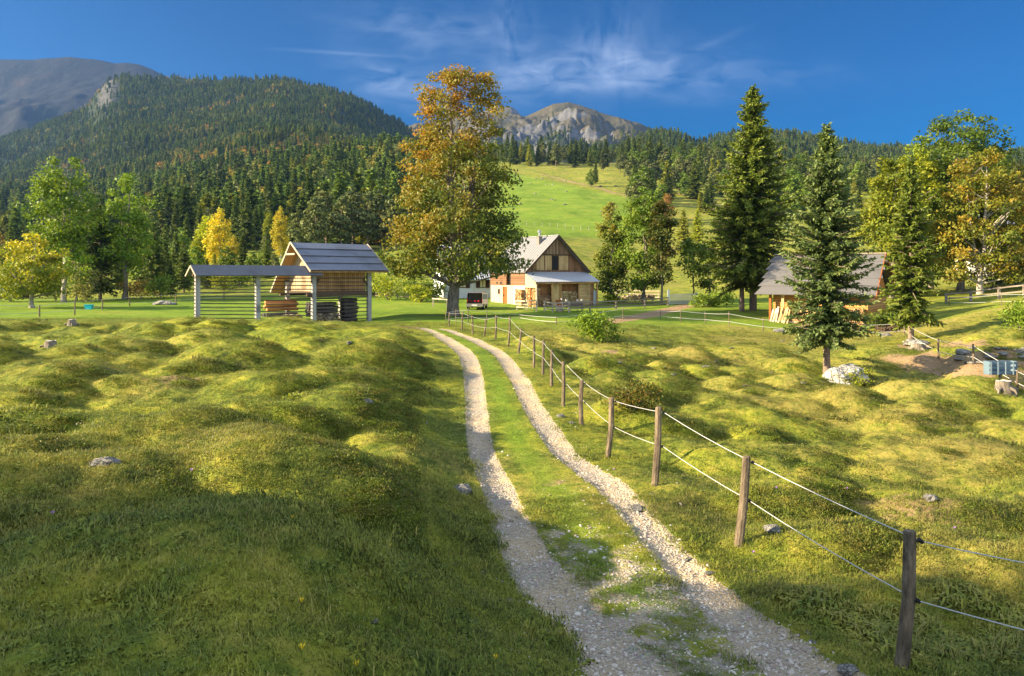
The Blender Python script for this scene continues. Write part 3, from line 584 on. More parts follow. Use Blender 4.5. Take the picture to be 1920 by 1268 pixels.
def spruce(seed, h, base, R0, palette, step=0.38, nb=7, sp=0.17, shoot=0.42, width=0.42, prof=None, trunk_r=0.2, droop=0.35, jag=0.25, mat_=None):
    r = np.random.default_rng(seed); Ps = []; Ns = []; As = []; Ls = []; Ws = []; Cs = []; z = base; tb = MB()
    tb.tube([(0, 0, -0.35), (0, 0, 0), (0, 0, 0.25 * h), (0, 0, 0.6 * h), (0, 0, h * 0.99)], [trunk_r * 1.5, trunk_r * 1.2, trunk_r * .85, trunk_r * .5, 0.015], 9)
    while z < h * 0.985:
        tt = (z - base) / (h - base); L0 = R0 * (np.interp(tt, [p[0] for p in prof], [p[1] for p in prof]) if prof else (1 - tt) ** 0.85 * min(1, 0.62 + tt * 3.0))
        n = max(3, int(round(nb * (0.55 + 0.45 * (1 - tt))))); a0 = r.uniform(0, 6.28)
        for b in range(n):
            a = a0 + 6.283 * (b + r.uniform(-.35, .35)) / n; L = max(0.12, L0 * (1 + jag * r.normal() * 0.7)); dirn = np.array([math.cos(a), math.sin(a), 0]); side = np.array([-math.sin(a), math.cos(a), 0])
            up = 0.55 * tt ** 1.5 + 0.12 + r.normal() * .16 - (0.2 if tt < .2 else 0); m = max(2, int(L / sp)); s = (np.arange(m) + r.uniform(0.2, 0.8)) / m
            zz = up * L * s - droop * L * s ** 2 + 0.10 * L * s ** 4 * 2
            p = dirn * (L * s)[:, None] + np.array([0, 0, 1]) * (z + zz)[:, None]
            if L > 0.9: tb.tube([(0, 0, z), tuple(p[m // 2]), tuple(p[-1])], [0.02 + 0.012 * L, 0.015 + .005 * L, 0.006], 4, False)
            tone = r.uniform(0, 1); zj = step * r.uniform(-.6, .6)
            for sgn in (-1, 1, 0, 2, 3):
                if sgn == 0: A = np.repeat(dirn[None], m, 0) + r.normal(size=(m, 3)) * .25; l = shoot * 0.9 * np.ones(m)
                elif sgn == 3: A = r.normal(size=(m, 3)) + dirn * .6 + np.array([0, 0, .25]); l = shoot * 0.7 * np.ones(m)
                elif sgn == 2: A = np.repeat((dirn * .5 + np.array([0, 0, -1.0]))[None], m, 0) + r.normal(size=(m, 3)) * .3; l = shoot * 0.75 * np.ones(m)
                else: A = np.repeat((sgn * side + 0.75 * dirn + np.array([0, 0, -0.28]))[None], m, 0) + r.normal(size=(m, 3)) * .22; l = shoot * (1.15 - 0.45 * s) * min(1.2, 0.5 + L * .5)
                A = unit(A); l = l * r.uniform(.7, 1.3, m); N = unit(np.array([0, 0, 1.0]) + 0.7 * r.normal(size=(m, 3)))
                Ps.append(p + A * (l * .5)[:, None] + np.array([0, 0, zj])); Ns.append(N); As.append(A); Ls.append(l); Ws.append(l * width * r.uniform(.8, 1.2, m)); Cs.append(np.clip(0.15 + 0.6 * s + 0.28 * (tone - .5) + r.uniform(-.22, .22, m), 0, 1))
        z += step * (0.5 + 0.75 * (1 - tt)) * r.uniform(.8, 1.2)
    P, N, A, L, Wd, q = (np.concatenate(x) for x in (Ps, Ns, As, Ls, Ws, Cs)); N = unit(N - A * (N * A).sum(-1, keepdims=True))
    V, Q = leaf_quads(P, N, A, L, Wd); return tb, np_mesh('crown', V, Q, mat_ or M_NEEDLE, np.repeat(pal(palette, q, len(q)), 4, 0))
def plant_tree(name, label, cat, loc, parts, rz=0.0, group=None, bark=None, s=1.0):
    tb, me = parts; t = thing(name, label, cat, loc, rz, group); t.scale = (s, s, s)
    tb.build('trunk', bark or M_BARK, t, smooth=True); link('crown', me, t); return t
def hpx(rows, d): return rows / F * d

# the big maple by the yard
p = GD(850, 72); HM_ = hpx(592 - 138, 72)
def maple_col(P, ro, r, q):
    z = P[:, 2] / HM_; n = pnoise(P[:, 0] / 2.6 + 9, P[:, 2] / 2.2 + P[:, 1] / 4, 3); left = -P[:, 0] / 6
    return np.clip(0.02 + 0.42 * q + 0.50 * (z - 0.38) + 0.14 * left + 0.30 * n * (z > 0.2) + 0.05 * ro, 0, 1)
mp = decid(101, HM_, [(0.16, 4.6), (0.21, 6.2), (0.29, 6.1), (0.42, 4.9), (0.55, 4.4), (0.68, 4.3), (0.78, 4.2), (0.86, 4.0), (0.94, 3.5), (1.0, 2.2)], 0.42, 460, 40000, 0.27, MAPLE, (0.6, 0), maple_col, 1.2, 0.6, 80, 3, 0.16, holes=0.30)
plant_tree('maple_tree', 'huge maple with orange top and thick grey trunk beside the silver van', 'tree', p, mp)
# ashes and friends on the left
def at(name, label, cat, px, py, d, parts, bark=None, s=1.0, group=None): return plant_tree(name, label, cat, GD(px, d), parts, 0, group, bark, s)
hh = hpx(572 - 288, 92)
at('ash_tree', 'tallest bright green ash with thin leaning bare trunk at the field edge', 'tree', 120, 575, 92, decid(111, hh, [(0.34, 1.2), (0.42, 2.8), (0.52, 3.8), (0.66, 3.7), (0.80, 2.8), (0.92, 1.7), (1.0, 0.6)], 0.24, 110, 8500, 0.34, ASH, (0.4, 0), None, 1.15, 0.7, 26, 3, 0.25, holes=0.3), M_BIRCH)
at('ash_tree', 'small light green ash sapling standing just right of the tallest ash trunk', 'tree', 143, 575, 93, decid(112, hpx(145, 93), [(0.2, 1.0), (0.45, 2.3), (0.75, 1.9), (1.0, 0.5)], 0.12, 42, 2600, 0.32, ASH, (0, 0), None, 0.85, 0.7, 10, 2, holes=.3), M_BIRCH)
at('ash_tree', 'second tall bright green ash with rounded top beside the dark spruce', 'tree', 234, 562, 97, decid(113, hpx(562 - 333, 97), [(0.22, 1.4), (0.34, 2.6), (0.52, 2.9), (0.72, 2.8), (0.88, 2.1), (1.0, 0.6)], 0.26, 90, 7000, 0.33, ASH, (0.2, 0), None, 1.05, 0.7, 22, 2, 0.3, holes=0.3))
at('golden_tree', 'low spreading tree with golden yellow crown at the left edge of the field', 'tree', 60, 572, 80, decid(114, hpx(572 - 436, 80), [(0.2, 2.4), (0.4, 3.5), (0.62, 3.6), (0.82, 2.6), (1.0, 0.7)], 0.2, 90, 6500, 0.30, [(0.10, 0.14, 0.014), (0.24, 0.27, 0.02), (0.48, 0.43, 0.03), (0.6, 0.47, 0.04)], (0, 0), lambda P, ro, r, q: np.clip(.1 + .5 * q + .45 * (P[:, 2] / 7.2 - .5), 0, 1), 0.95, 0.6, 22, 2, .2), M_BIRCH)
SPR_A = spruce(121, 12.0, 1.2, 2.9, SPRUCE, 0.42, 7, 0.24, 0.55)
sp_a = at('spruce_tree', 'dark spruce wedged between the two tall green ashes', 'tree', 188, 565, 96, SPR_A, M_SPBARK, hpx(565 - 385, 96) / 12)
for px, top, d, lab in [(290, 415, 104, 'dark spruce right of the ashes behind the wire fence'), (345, 452, 108, 'dark spruce behind the left end of the hayrack roof'), (262, 470, 106, 'short dark spruce between the second ash and the hayrack'), (320, 490, 100, 'low young spruce just left of the hayrack'),
                        (390, 500, 118, 'small spruce seen through the left bay of the hayrack rails'), (462, 372, 215, 'tall blue green spruce between the yellow birches'), (500, 425, 200, 'open dark conifer right of the tall blue green spruce')]:
    q_ = GD(px, d); row = HZ - F * (q_.z - EYE) / d; sc1 = (row - top) / F * d / 12
    dup(sp_a, q_, px * .37, (sc1 * (1.15 if d > 150 else .95), sc1 * (1.15 if d > 150 else .95), sc1), lab, 'spruces at the left edge of the meadow')
BIR = decid(131, 14, [(0.10, 1.3), (0.3, 2.5), (0.55, 2.4), (0.8, 1.6), (1.0, 0.4)], 0.18, 80, 4600, 0.42, GOLD, (0, 0), None, 1.15, 0.8, 16, 1, holes=.35)
BIR2 = decid(132, 14, [(0.10, 1.3), (0.3, 2.4), (0.55, 2.3), (0.8, 1.6), (1.0, 0.4)], 0.18, 80, 4600, 0.42, YGREEN, (0, 0), None, 1.15, 0.8, 16, 1, holes=.35)
def birch(px, top, d, src, lab, wx=1.0):
    q_ = GD(px, d); row = HZ - F * (q_.z - EYE) / d; s1 = (row - top) / F * d / 14
    t = at('birch_tree', lab, 'tree', px, 0, d, src, M_BIRCH); t.scale = (s1 * wx, s1 * wx, s1); t['group'] = 'autumn birches below the wood'; return t
birch(412, 388, 150, BIR, 'tall golden birch left of the hayrack roof'); birch(438, 440, 146, BIR, 'short golden birch crowding the tall golden one', 1.1)
birch(388, 402, 156, BIR2, 'yellow green birch left of the tall golden birch'); birch(371, 440, 154, BIR2, 'lowest yellow green birch nearest the dark spruces')
birch(526, 386, 190, BIR, 'slender single golden birch behind the big hayrack roof', 0.8); birch(503, 398, 205, BIR2, 'slim green birch just left of the slender golden one', 0.7)
# spruces on the right
hh = hpx(582 - 157, 80)
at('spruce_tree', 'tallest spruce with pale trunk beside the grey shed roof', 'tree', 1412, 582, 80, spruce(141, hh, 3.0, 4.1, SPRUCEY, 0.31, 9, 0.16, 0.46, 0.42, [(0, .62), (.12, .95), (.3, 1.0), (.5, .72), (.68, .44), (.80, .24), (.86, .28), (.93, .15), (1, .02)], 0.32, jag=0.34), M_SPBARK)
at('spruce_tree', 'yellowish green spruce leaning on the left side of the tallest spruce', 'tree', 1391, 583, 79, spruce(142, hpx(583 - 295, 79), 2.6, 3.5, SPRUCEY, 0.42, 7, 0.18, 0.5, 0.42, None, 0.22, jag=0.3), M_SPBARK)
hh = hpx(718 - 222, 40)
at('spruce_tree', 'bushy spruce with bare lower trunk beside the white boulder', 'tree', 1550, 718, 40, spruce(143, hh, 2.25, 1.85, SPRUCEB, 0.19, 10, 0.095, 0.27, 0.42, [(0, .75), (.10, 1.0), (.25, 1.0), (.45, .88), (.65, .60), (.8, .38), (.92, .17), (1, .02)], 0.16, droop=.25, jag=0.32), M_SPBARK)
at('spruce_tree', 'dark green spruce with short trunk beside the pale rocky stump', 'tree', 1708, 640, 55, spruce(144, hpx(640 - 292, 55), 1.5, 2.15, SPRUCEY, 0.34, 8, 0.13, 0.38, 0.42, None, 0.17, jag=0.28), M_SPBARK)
# broadleaved trees on the right edge
hh = hpx(548 - 213, 100)
at('broadleaf_tree', 'tall green broadleaf rising highest of the right hand grove', 'tree', 1800, 548, 102, decid(151, hh, [(0.2, 2.4), (0.4, 4.4), (0.6, 5.0), (0.78, 5.0), (0.9, 3.9), (1.0, 1.6)], 0.35, 230, 18000, 0.38, GREEN, (0.4, 0), None, 1.45, 0.65, 34, 3, 0.25, holes=0.7))
at('broadleaf_tree', 'bright lime green tree left of the right hand grove behind the spruce', 'tree', 1672, 548, 96, decid(152, hpx(550 - 285, 96), [(0.1, 2.4), (0.3, 3.5), (0.6, 3.4), (0.85, 2.5), (1.0, 0.8)], 0.25, 180, 14000, 0.36, YGREEN, (0, 0), None, 1.15, 0.7, 22, 2, holes=0.6))
at('maple_tree', 'yellow orange maple with twin pale trunks in the right hand grove', 'tree', 1838, 548, 93, decid(153, hpx(548 - 280, 93), [(0.10, 3.0), (0.3, 4.6), (0.55, 4.9), (0.8, 4.0), (1.0, 1.3)], 0.3, 190, 15000, 0.34, [(0.09, 0.14, 0.015), (0.17, 0.21, 0.022), (0.34, 0.29, 0.03), (0.42, 0.25, 0.03)], (0, 0), None, 1.15, 0.65, 40, 2, 0.05, holes=0.5), M_BIRCH)
at('maple_tree', 'russet maple cut off by the right edge of the view', 'tree', 1925, 545, 98, decid(154, hpx(545 - 318, 98), [(0.12, 2.8), (0.4, 4.4), (0.7, 4.0), (1.0, 1.0)], 0.28, 130, 9500, 0.36, [(0.08, 0.11, 0.015), (0.20, 0.18, 0.025), (0.34, 0.21, 0.035)], (0, 0), None, 1.2, 0.65, 22, 2, holes=.3))
at('broadleaf_tree', 'mid green broadleaf behind the dark spruce and its stump', 'tree', 1745, 548, 106, decid(155, hpx(548 - 250, 106), [(0.1, 2.0), (0.35, 3.4), (0.65, 3.4), (0.88, 2.4), (1.0, 0.8)], 0.28, 90, 6000, 0.40, GREEN, (0, 0), None, 1.35, 0.7, 20, 2, holes=.25))
at('broadleaf_tree', 'yellow green leaning tree between the lime green one and the tall green one', 'tree', 1722, 548, 101, decid(156, hpx(548 - 275, 101), [(0.1, 2.0), (0.35, 3.4), (0.65, 3.3), (0.88, 2.3), (1.0, 0.8)], 0.26, 100, 7000, 0.36, YGREEN, (-.5, 0), None, 1.25, 0.7, 20, 2, holes=.3))
at('broadleaf_tree', 'olive green broadleaf filling the grove behind the orange maple', 'tree', 1875, 548, 108, decid(157, hpx(548 - 300, 108), [(0.1, 2.4), (0.35, 4.2), (0.65, 4.2), (0.88, 2.9), (1.0, 0.8)], 0.28, 110, 7500, 0.40, [(0.10, 0.13, 0.02), (0.2, 0.2, 0.03), (0.3, 0.22, 0.04)], (0, 0), None, 1.35, 0.7, 20, 2, holes=.3))
# young trees beside the farmhouse
at('maple_tree', 'slim young maple with orange top beside the farmhouse porch', 'tree', 1146, 566, 97, decid(161, hpx(566 - 364, 97), [(0.08, 1.0), (0.2, 2.0), (0.5, 2.1), (0.8, 1.4), (1.0, 0.4)], 0.16, 120, 8500, 0.29, MAPLE, (0, 0), lambda P, ro, r, q: np.clip(.42 * q + .6 * (P[:, 2] / 13 - .62) - .08 * P[:, 0], 0, 1), 0.8, 0.7, 22, 1, holes=.55), M_BIRCH)
at('broadleaf_tree', 'dense green tree with several thin trunks left of the metal gate', 'tree', 1206, 566, 94, decid(162, hpx(566 - 347, 94), [(0.14, 1.5), (0.35, 2.6), (0.62, 2.7), (0.85, 2.0), (1.0, 0.6)], 0.16, 140, 9500, 0.29, GREEN, (0, 0), None, 0.95, 0.7, 22, 3, .1, holes=.5))
at('broadleaf_tree', 'narrow green tree with brownish top just left of the metal gate', 'tree', 1241, 567, 91, decid(163, hpx(567 - 372, 91), [(0.22, 0.9), (0.4, 1.7), (0.65, 1.6), (0.88, 1.3), (1.0, 0.4)], 0.13, 90, 6000, 0.28, [(0.05, 0.085, 0.012), (0.11, 0.15, 0.02), (0.22, 0.16, 0.03)], (0, 0), None, 0.8, 0.75, 16, 1, holes=.3))
at('broadleaf_tree', 'small round crowned tree standing right behind the metal gate', 'tree', 1300, 562, 97, decid(164, hpx(562 - 440, 97), [(0.25, 0.9), (0.5, 1.8), (0.8, 1.6), (1.0, 0.5)], 0.1, 44, 2700, 0.28, GREEN, (0, 0), None, 0.75, 0.75, 12, 1, holes=.3))
at('broadleaf_tree', 'green sapling between the small round tree and the tall spruces', 'tree', 1332, 568, 95, decid(165, hpx(110, 95), [(0.2, 0.9), (0.5, 1.6), (1.0, 0.4)], 0.09, 36, 2000, 0.28, GREEN, (0, 0), None, 0.75, 0.75, 10, 1, holes=.3))
at('larch_tree', 'light green larch on the slope right of the narrow brown topped tree', 'tree', 1281, 445, 215, spruce(166, 15, 2.0, 3.3, LARCH, 0.6, 7, .33, .75, .45), M_SPBARK, hpx(450 - 362, 215) / 15)
at('larch_tree', 'greener larch on the slope touching the light green larch', 'tree', 1308, 445, 222, spruce(167, 15, 2.0, 3.0, YGREEN, 0.6, 7, .33, .75, .45), M_SPBARK, hpx(445 - 360, 222) / 15)
at('broadleaf_tree', 'rusty brown tree on the slope above the young green trees', 'tree', 1248, 400, 300, decid(168, 12, [(0.1, 2), (0.4, 3.6), (0.75, 3.0), (1, .8)], .2, 60, 2400, .55, [(0.12, 0.09, 0.03), (0.26, 0.14, 0.04), (0.34, 0.17, 0.05)], (0, 0), None, 1.4))
# bushes
def bush(name, label, px, d, h, w, palette, n=1600, leaf=0.16, seed=1, group=None):
    r = np.random.default_rng(seed); k = r.integers(0, 26, n); c = np.stack([r.normal(size=26) * w * .26, r.normal(size=26) * w * .22, h * r.uniform(.15, .85, 26)], -1)
    P = c[k] + r.normal(size=(n, 3)) * np.array([.13 * w, .13 * w, .12 * h]); P[:, 2] = np.clip(P[:, 2], 0.0, None)
    N = unit(r.normal(size=(n, 3)) + np.array([0, 0, .6])); l = leaf * r.uniform(.6, 1.4, n); V, Q = leaf_quads(P, N, r.normal(size=(n, 3)), l, l * .6)
    t = thing(name, label, 'bush', GD(px, d), 0, group); tb = MB()
    for j in range(9): q_ = c[j]; tb.tube([(0, 0, -0.1), (q_[0] * .4, q_[1] * .4, q_[2] * .6), tuple(q_)], [.025, .018, .008], 4, False)
    tb.build('stem', M_BARK, t); link('foliage', np_mesh('foliage', V, Q, M_LEAF, np.repeat(pal(palette, np.clip(.5 + .3 * r.normal(size=n), 0, 1), n), 4, 0)), t); return t
bush('bush', 'bright green bush on the slope below the dirt track', 1118, 50, 1.8, 1.8, ASH, 2600, .17, 201)
bush('bush', 'low green bush growing against the right of the white boulder', 1600, 39.2, 1.0, 1.6, YGREEN, 1500, .11, 202)
bush('bush', 'rounded reddish green bush behind the fence posts by the path', 1188, 21, 0.75, 1.2, [(0.05, 0.08, 0.012), (0.12, 0.14, 0.02), (0.25, 0.14, 0.03)], 2200, .07, 203)
bush('bush', 'fresh green bush at the right edge above the blue box', 1912, 50, 2.0, 2.4, ASH, 2000, .17, 204)
for i, (px, d, h, w, lab, pl_) in enumerate([(105, 94, 3.0, 3.5, 'tangled olive bush below the tallest ash', GREEN), (160, 92, 3.5, 3.2, 'tall pale bush between the tallest ash and the dark spruce', [(0.08, 0.10, 0.02), (0.16, 0.17, 0.04), (0.26, 0.24, 0.08)]), (265, 98, 2.4, 4, 'ochre autumn bush below the second ash', [(0.09, 0.08, 0.02), (0.22, 0.16, 0.03), (0.3, 0.2, 0.04)]),
        (300, 97, 2.8, 3, 'green bush beside the rock heap', GREEN), (20, 92, 3.2, 4, 'dark bush under the yellow tree at the left edge', GREEN), (728, 92, 3.2, 3.2, 'yellow green bush left of the big maple', YGREEN), (760, 95, 2.4, 3.4, 'broad green bush behind the big maple trunk', GREEN), (700, 98, 2.2, 3.0, 'olive bush right of the hayrack end', GREEN),
        (790, 90, 1.8, 2.4, 'small lit bush close behind the maple trunk', YGREEN), (815, 96, 2.2, 2.6, 'green bush left of the white house corner', GREEN), (1345, 88, 1.5, 2.6, 'dark low bush right of the metal gate', GREEN), (1325, 85, 1.3, 2.6, 'dark bush on the bank beside the dirt track', GREEN),
        (1860, 104, 2.4, 4.5, 'dark hedge like bush before the pale house', GREEN), (1905, 104, 2.6, 4.5, 'dark bush at the right edge below the pale house', GREEN), (1147, 96, 0.9, 1.8, 'yellowish bush at the foot of the slim young maple', YGREEN), (1660, 64, 1.6, 2.4, 'dark bush behind the right end of the shed', GREEN), (450, 118, 2.0, 3.5, 'green bush seen through the middle of the hayrack rails', GREEN), (420, 112, 2.4, 3.0, 'bright bush seen through the left hayrack bay', YGREEN)]):
    bush('bush', lab, px, d, h, w, pl_, 1100, .26, 220 + i)
GROVE = True
# groves that only throw the long shade over the near meadow: they stand left of the view
SH1 = decid(171, 21, [(0.22, 2.0), (0.45, 3.2), (0.62, 3.9), (0.75, 4.8), (0.86, 3.9), (1.0, 0.8)], 0.35, 150, 6500, 0.65, GREEN, (0, 0), None, 1.5, 0.7, 20, 1, holes=.8)
g0 = None
for i, (x, y, h) in enumerate([] if not GROVE else [(-34, -0.9, 17.5), (-35, -9, 18.5), (-27, -4.2, 14), (-34, -16, 18), (-28, -12, 15), (-42, -2.8, 21), (-36, -22, 18)]):
    loc = (x, y, gz(x, y))
    if g0 is None: g0 = plant_tree('broadleaf_tree', 'green broadleaf tree in the grove left of the near meadow', 'tree', loc, SH1, 0, 'grove beside the near meadow', None, h / 21)
    else: dup(g0, loc, i * 1.3, h / 21)
# ------------------------------------------------------------------ stuff: scattered copies through geometry nodes
def src_obj(name, me):
    return bpy.data.objects.new(name, me)            # a source shape, never linked into the scene
def scatter(name, P, rz, scl, variant, sources, kind='stuff', tilt=None, extra=None):
    n = len(P); me = bpy.data.meshes.new(name); me.vertices.add(n); me.vertices.foreach_set('co', np.ascontiguousarray(P, np.float32).ravel())
    rot = np.zeros((n, 3), np.float32); rot[:, 2] = rz
    if tilt is not None: rot[:, :2] = tilt
    a = me.attributes.new('rot', 'FLOAT_VECTOR', 'POINT'); a.data.foreach_set('vector', rot.ravel())
    scl = np.asarray(scl, np.float32); scl = np.repeat(scl[:, None], 3, 1) if scl.ndim == 1 else scl
    a = me.attributes.new('scl', 'FLOAT_VECTOR', 'POINT'); a.data.foreach_set('vector', np.ascontiguousarray(scl).ravel())
    a = me.attributes.new('variant', 'INT', 'POINT'); a.data.foreach_set('value', np.asarray(variant, np.int32))
    for k, v in (extra or {}).items():
        if np.ndim(v) == 2: a = me.attributes.new(k, 'FLOAT_VECTOR', 'POINT'); a.data.foreach_set('vector', np.ascontiguousarray(v, np.float32).ravel()); continue
        a = me.attributes.new(k, 'FLOAT', 'POINT'); a.data.foreach_set('value', np.asarray(v, np.float32))
    o = tag(link(name, me), kind=kind)
    ng = bpy.data.node_groups.new(name, 'GeometryNodeTree'); ng.interface.new_socket('Geometry', in_out='INPUT', socket_type='NodeSocketGeometry'); ng.interface.new_socket('Geometry', in_out='OUTPUT', socket_type='NodeSocketGeometry')
    gi = ng.nodes.new('NodeGroupInput'); go = ng.nodes.new('NodeGroupOutput'); jn = ng.nodes.new('GeometryNodeJoinGeometry')
    def na(nm, ty): q = ng.nodes.new('GeometryNodeInputNamedAttribute'); q.data_type = ty; q.inputs['Name'].default_value = nm; return [s for s in q.outputs if s.enabled][0]
    va, ro, sc_ = na('variant', 'INT'), na('rot', 'FLOAT_VECTOR'), na('scl', 'FLOAT_VECTOR')
    for i, so_ in enumerate(sources):
        oi = ng.nodes.new('GeometryNodeObjectInfo'); oi.inputs['Object'].default_value = so_; ip = ng.nodes.new('GeometryNodeInstanceOnPoints')
        cm = ng.nodes.new('FunctionNodeCompare'); cm.data_type = 'INT'; cm.operation = 'EQUAL'
        ci = [s for s in cm.inputs if s.enabled and s.type == 'INT']; ng.links.new(va, ci[0]); ci[1].default_value = i
        ng.links.new(gi.outputs[0], ip.inputs['Points']); ng.links.new(cm.outputs[0], ip.inputs['Selection']); ng.links.new(oi.outputs['Geometry'], ip.inputs['Instance'])
        ng.links.new(ro, ip.inputs['Rotation']); ng.links.new(sc_, ip.inputs['Scale']); ng.links.new(ip.outputs[0], jn.inputs[0])
    ng.links.new(jn.outputs[0], go.inputs[0]); md = o.modifiers.new('scatter', 'NODES'); md.node_group = ng; return o
def join_mesh(tb, me, mats, name):
    """trunk builder + crown mesh -> one light mesh for far trees"""
    v = np.zeros(len(me.vertices) * 3, np.float32); me.vertices.foreach_get('co', v); v = v.reshape(-1, 3); q = np.arange(len(v)).reshape(-1, 4)
    c = np.zeros(len(v) * 4, np.float32); me.color_attributes['Col'].data.foreach_get('color', c); c = c.reshape(-1, 4)[:, :3]
    tv = np.array(tb.v, np.float32)[:18 * 3]; tf = [f for f in tb.f if len(f) == 4 and max(f) < len(tv)]
    if len(tf): v = np.concatenate([v, tv]); q = np.concatenate([q, np.array(tf) + len(c)]); c = np.concatenate([c, np.tile([[0.10, 0.075, 0.05]], (len(tv), 1))])
    return np_mesh(name, v, q, mats, c)
def far_spruce(seed, palette, h=20, R0=3.4, fine=1.0):
    return src_obj('far_spruce', join_mesh(*spruce(seed, h, 1.2, R0, palette, 1.15 / fine, 6, 1.0 / fine, 1.8 / fine ** .6, .55, None, .2, .3, .25, M_FAR), M_FAR, 'far_spruce'))
def far_broad(seed, palette, h=16, n=420, leaf=1.2, prof=None):
    return src_obj('far_broadleaf', join_mesh(*decid(seed, h, prof or [(0.12, 2.2), (0.35, 4.2), (0.65, 4.3), (0.88, 3.0), (1.0, 1.0)], .25, 40, n, leaf, palette, (0, 0), None, 1.7, .7, 0, 1, mat_=M_FAR), M_FAR, 'far_broadleaf'))
FOREST_SP = [(0.0662, 0.1132, 0.026), (0.1229, 0.1826, 0.0364), (0.2079, 0.261, 0.0468)]
FOREST_SY = [(0.0945, 0.1296, 0.0208), (0.189, 0.2188, 0.0338), (0.3213, 0.3078, 0.0468)]
FSRC = [far_spruce(301, FOREST_SP), far_spruce(302, FOREST_SP, 22, 3.0), far_spruce(303, FOREST_SY, 18, 3.6), far_broad(304, [(0.10, 0.13, 0.02), (0.19, 0.21, 0.03), (0.28, 0.26, 0.04)]),
        far_broad(305, [(0.22, 0.13, 0.03), (0.40, 0.22, 0.04), (0.5, 0.27, 0.05)]), far_broad(306, [(0.18, 0.17, 0.03), (0.33, 0.27, 0.04), (0.45, 0.35, 0.05)]), far_broad(307, PINE, 17, 420, 1.2, [(0.3, 1.6), (0.5, 3.4), (0.8, 3.0), (1, 1)])]
def forest_on(name, n, pxr, dr, zf, keep=None, autumn=0.2, hscale=(0.7, 1.15), seed=1, dpow=1.0):
    r = np.random.default_rng(seed); px = r.uniform(*pxr, n); d = dr[0] + (dr[1] - dr[0]) * r.uniform(0, 1, n) ** dpow
    k = np.ones(n, bool) if keep is None else keep(px, d, r)
    px, d = px[k], d[k]; x = (px - CX) / F * d; z = zf(px, d); n = len(px)
    a = pnoise(x / 80 + seed, d / 80, 2) + 0.6 * pnoise(x / 22, d / 22, 8); u = r.uniform(0, 1, n)
    v = np.where(u < .32, 0, np.where(u < .6, 1, 2)); br = (a > 0.48 - autumn) & (r.uniform(0, 1, n) < .8)
    v = np.where(br, r.choice([3, 3, 3, 5, 5, 4], n), v); v = np.where(~br & (r.uniform(0, 1, n) < .12), 6, v)
    s = r.uniform(*hscale, n) * np.where(br, .8, 1)
    return scatter(name, np.stack([x, d, z - .3], -1), r.uniform(0, 6.28, n), np.stack([s * r.uniform(.85, 1.15, n), s * r.uniform(.85, 1.15, n), s], -1), v, FSRC)
def hz(nm):
    zf, d0, d1, c0, c1 = HILLS[nm]; return zf, (d0, d1), (c0, c1)
zf, dr_, cr = hz('hill'); forest_on('hill_forest', 9000, (-300, 1000), (dr_[0] + 5, dr_[1] * 1.01), zf, None, 0.72, (.42, .8), 11)
zf, dr_, cr = hz('wooded_mountain'); forest_on('mountain_forest', 32000, (-350, 960), (dr_[0] + 10, dr_[1] * 1.005), zf, lambda px, d, r: ~((np.abs(px - 195) < 30) & ((d - 900) / 750 > .76) & (d < 1640) & (r.uniform(0, 1, len(px)) < .85)), 0.10, (.32, .62), 12)
zf, dr_, cr = hz('wooded_ridge'); forest_on('ridge_forest', 9500, (1090, 2150), (dr_[0] + 5, dr_[1] * 1.005), zf, None, -0.05, (.5, .8), 13)
zf, dr_, cr = hz('rocky_peak'); forest_on('peak_forest', 5200, (900, 1330), (dr_[0], dr_[0] + 800), zf, lambda px, d, r: (r.uniform(0, 1, len(px)) > (d - 1500) / 560 + .25 * pnoise(px / 30, d / 90, 5)) & (px > 1010 + 60 * pnoise(d / 60, px / 60, 3)), -0.4, (.5, .9), 14, 1.3)
zground = lambda px, d: height((px - CX) / F * d, d)
forest_on('valley_forest', 5200, (-320, 830), (225, 740), zground, lambda px, d, r: (d > 250 + 25 * pnoise(px / 60, d / 40, 4) - 55 * ((px > 560) & (px < 780))) & (px < 800 - 40 * (d < 330)), 0.50, (.55, 1.05), 15, 0.85)

# trees one can tell apart on the open slopes: copies of five kinds
KIND = {}
def proto_far(key, name, label, src, bark):
    tb, me = src; KIND[key] = (name, label, tb, me, bark); KIND[key + '_n'] = None
proto_far('sp', 'spruce_tree', None, spruce(311, 20, 1.5, 3.6, SPRUCE, .62, 7, .42, .95, .48, None, .25), M_SPBARK)
proto_far('sy', 'spruce_tree', None, spruce(312, 20, 1.2, 3.9, SPRUCEY, .62, 7, .42, .95, .48, None, .25), M_SPBARK)
proto_far('pi', 'pine_tree', None, decid(313, 16, [(0.22, 2.2), (0.4, 3.6), (0.6, 3.6), (0.85, 2.4), (1, .7)], .26, 80, 3000, .8, PINE, (0, 0), None, 1.3, .5, 22, 1, holes=.15, mat_=M_NEEDLE), M_SPBARK)
proto_far('br', 'broadleaf_tree', None, decid(314, 14, [(0.1, 2.2), (0.35, 3.6), (0.65, 3.6), (0.88, 2.5), (1, .8)], .2, 70, 2400, .75, GREEN, (0, 0), None, 1.4, .65, 14, 1), M_BARK)
proto_far('la', 'larch_tree', None, spruce(315, 16, 1.5, 3.0, LARCH, .7, 6, .45, 1.0, .5, None, .2), M_SPBARK)
def slope_tree(key, px, d, h, label, group, wx=1.0):
    nm, _, tb, me, bark = KIND[key]; hn = {'sp': 20, 'sy': 20, 'pi': 16, 'br': 14, 'la': 16}[key]; s = h / hn; loc = GD(px, d); rz = random.uniform(0, 6.28)
    if KIND[key + '_n'] is None: t = plant_tree(nm, label, 'tree', loc, (tb, me), rz, group, bark, s); t.scale = (s * wx, s * wx, s); KIND[key + '_n'] = t
    else: t = dup(KIND[key + '_n'], loc, rz, (s * wx, s * wx, s), label, group)
    return t
rr_ = random.Random(5)
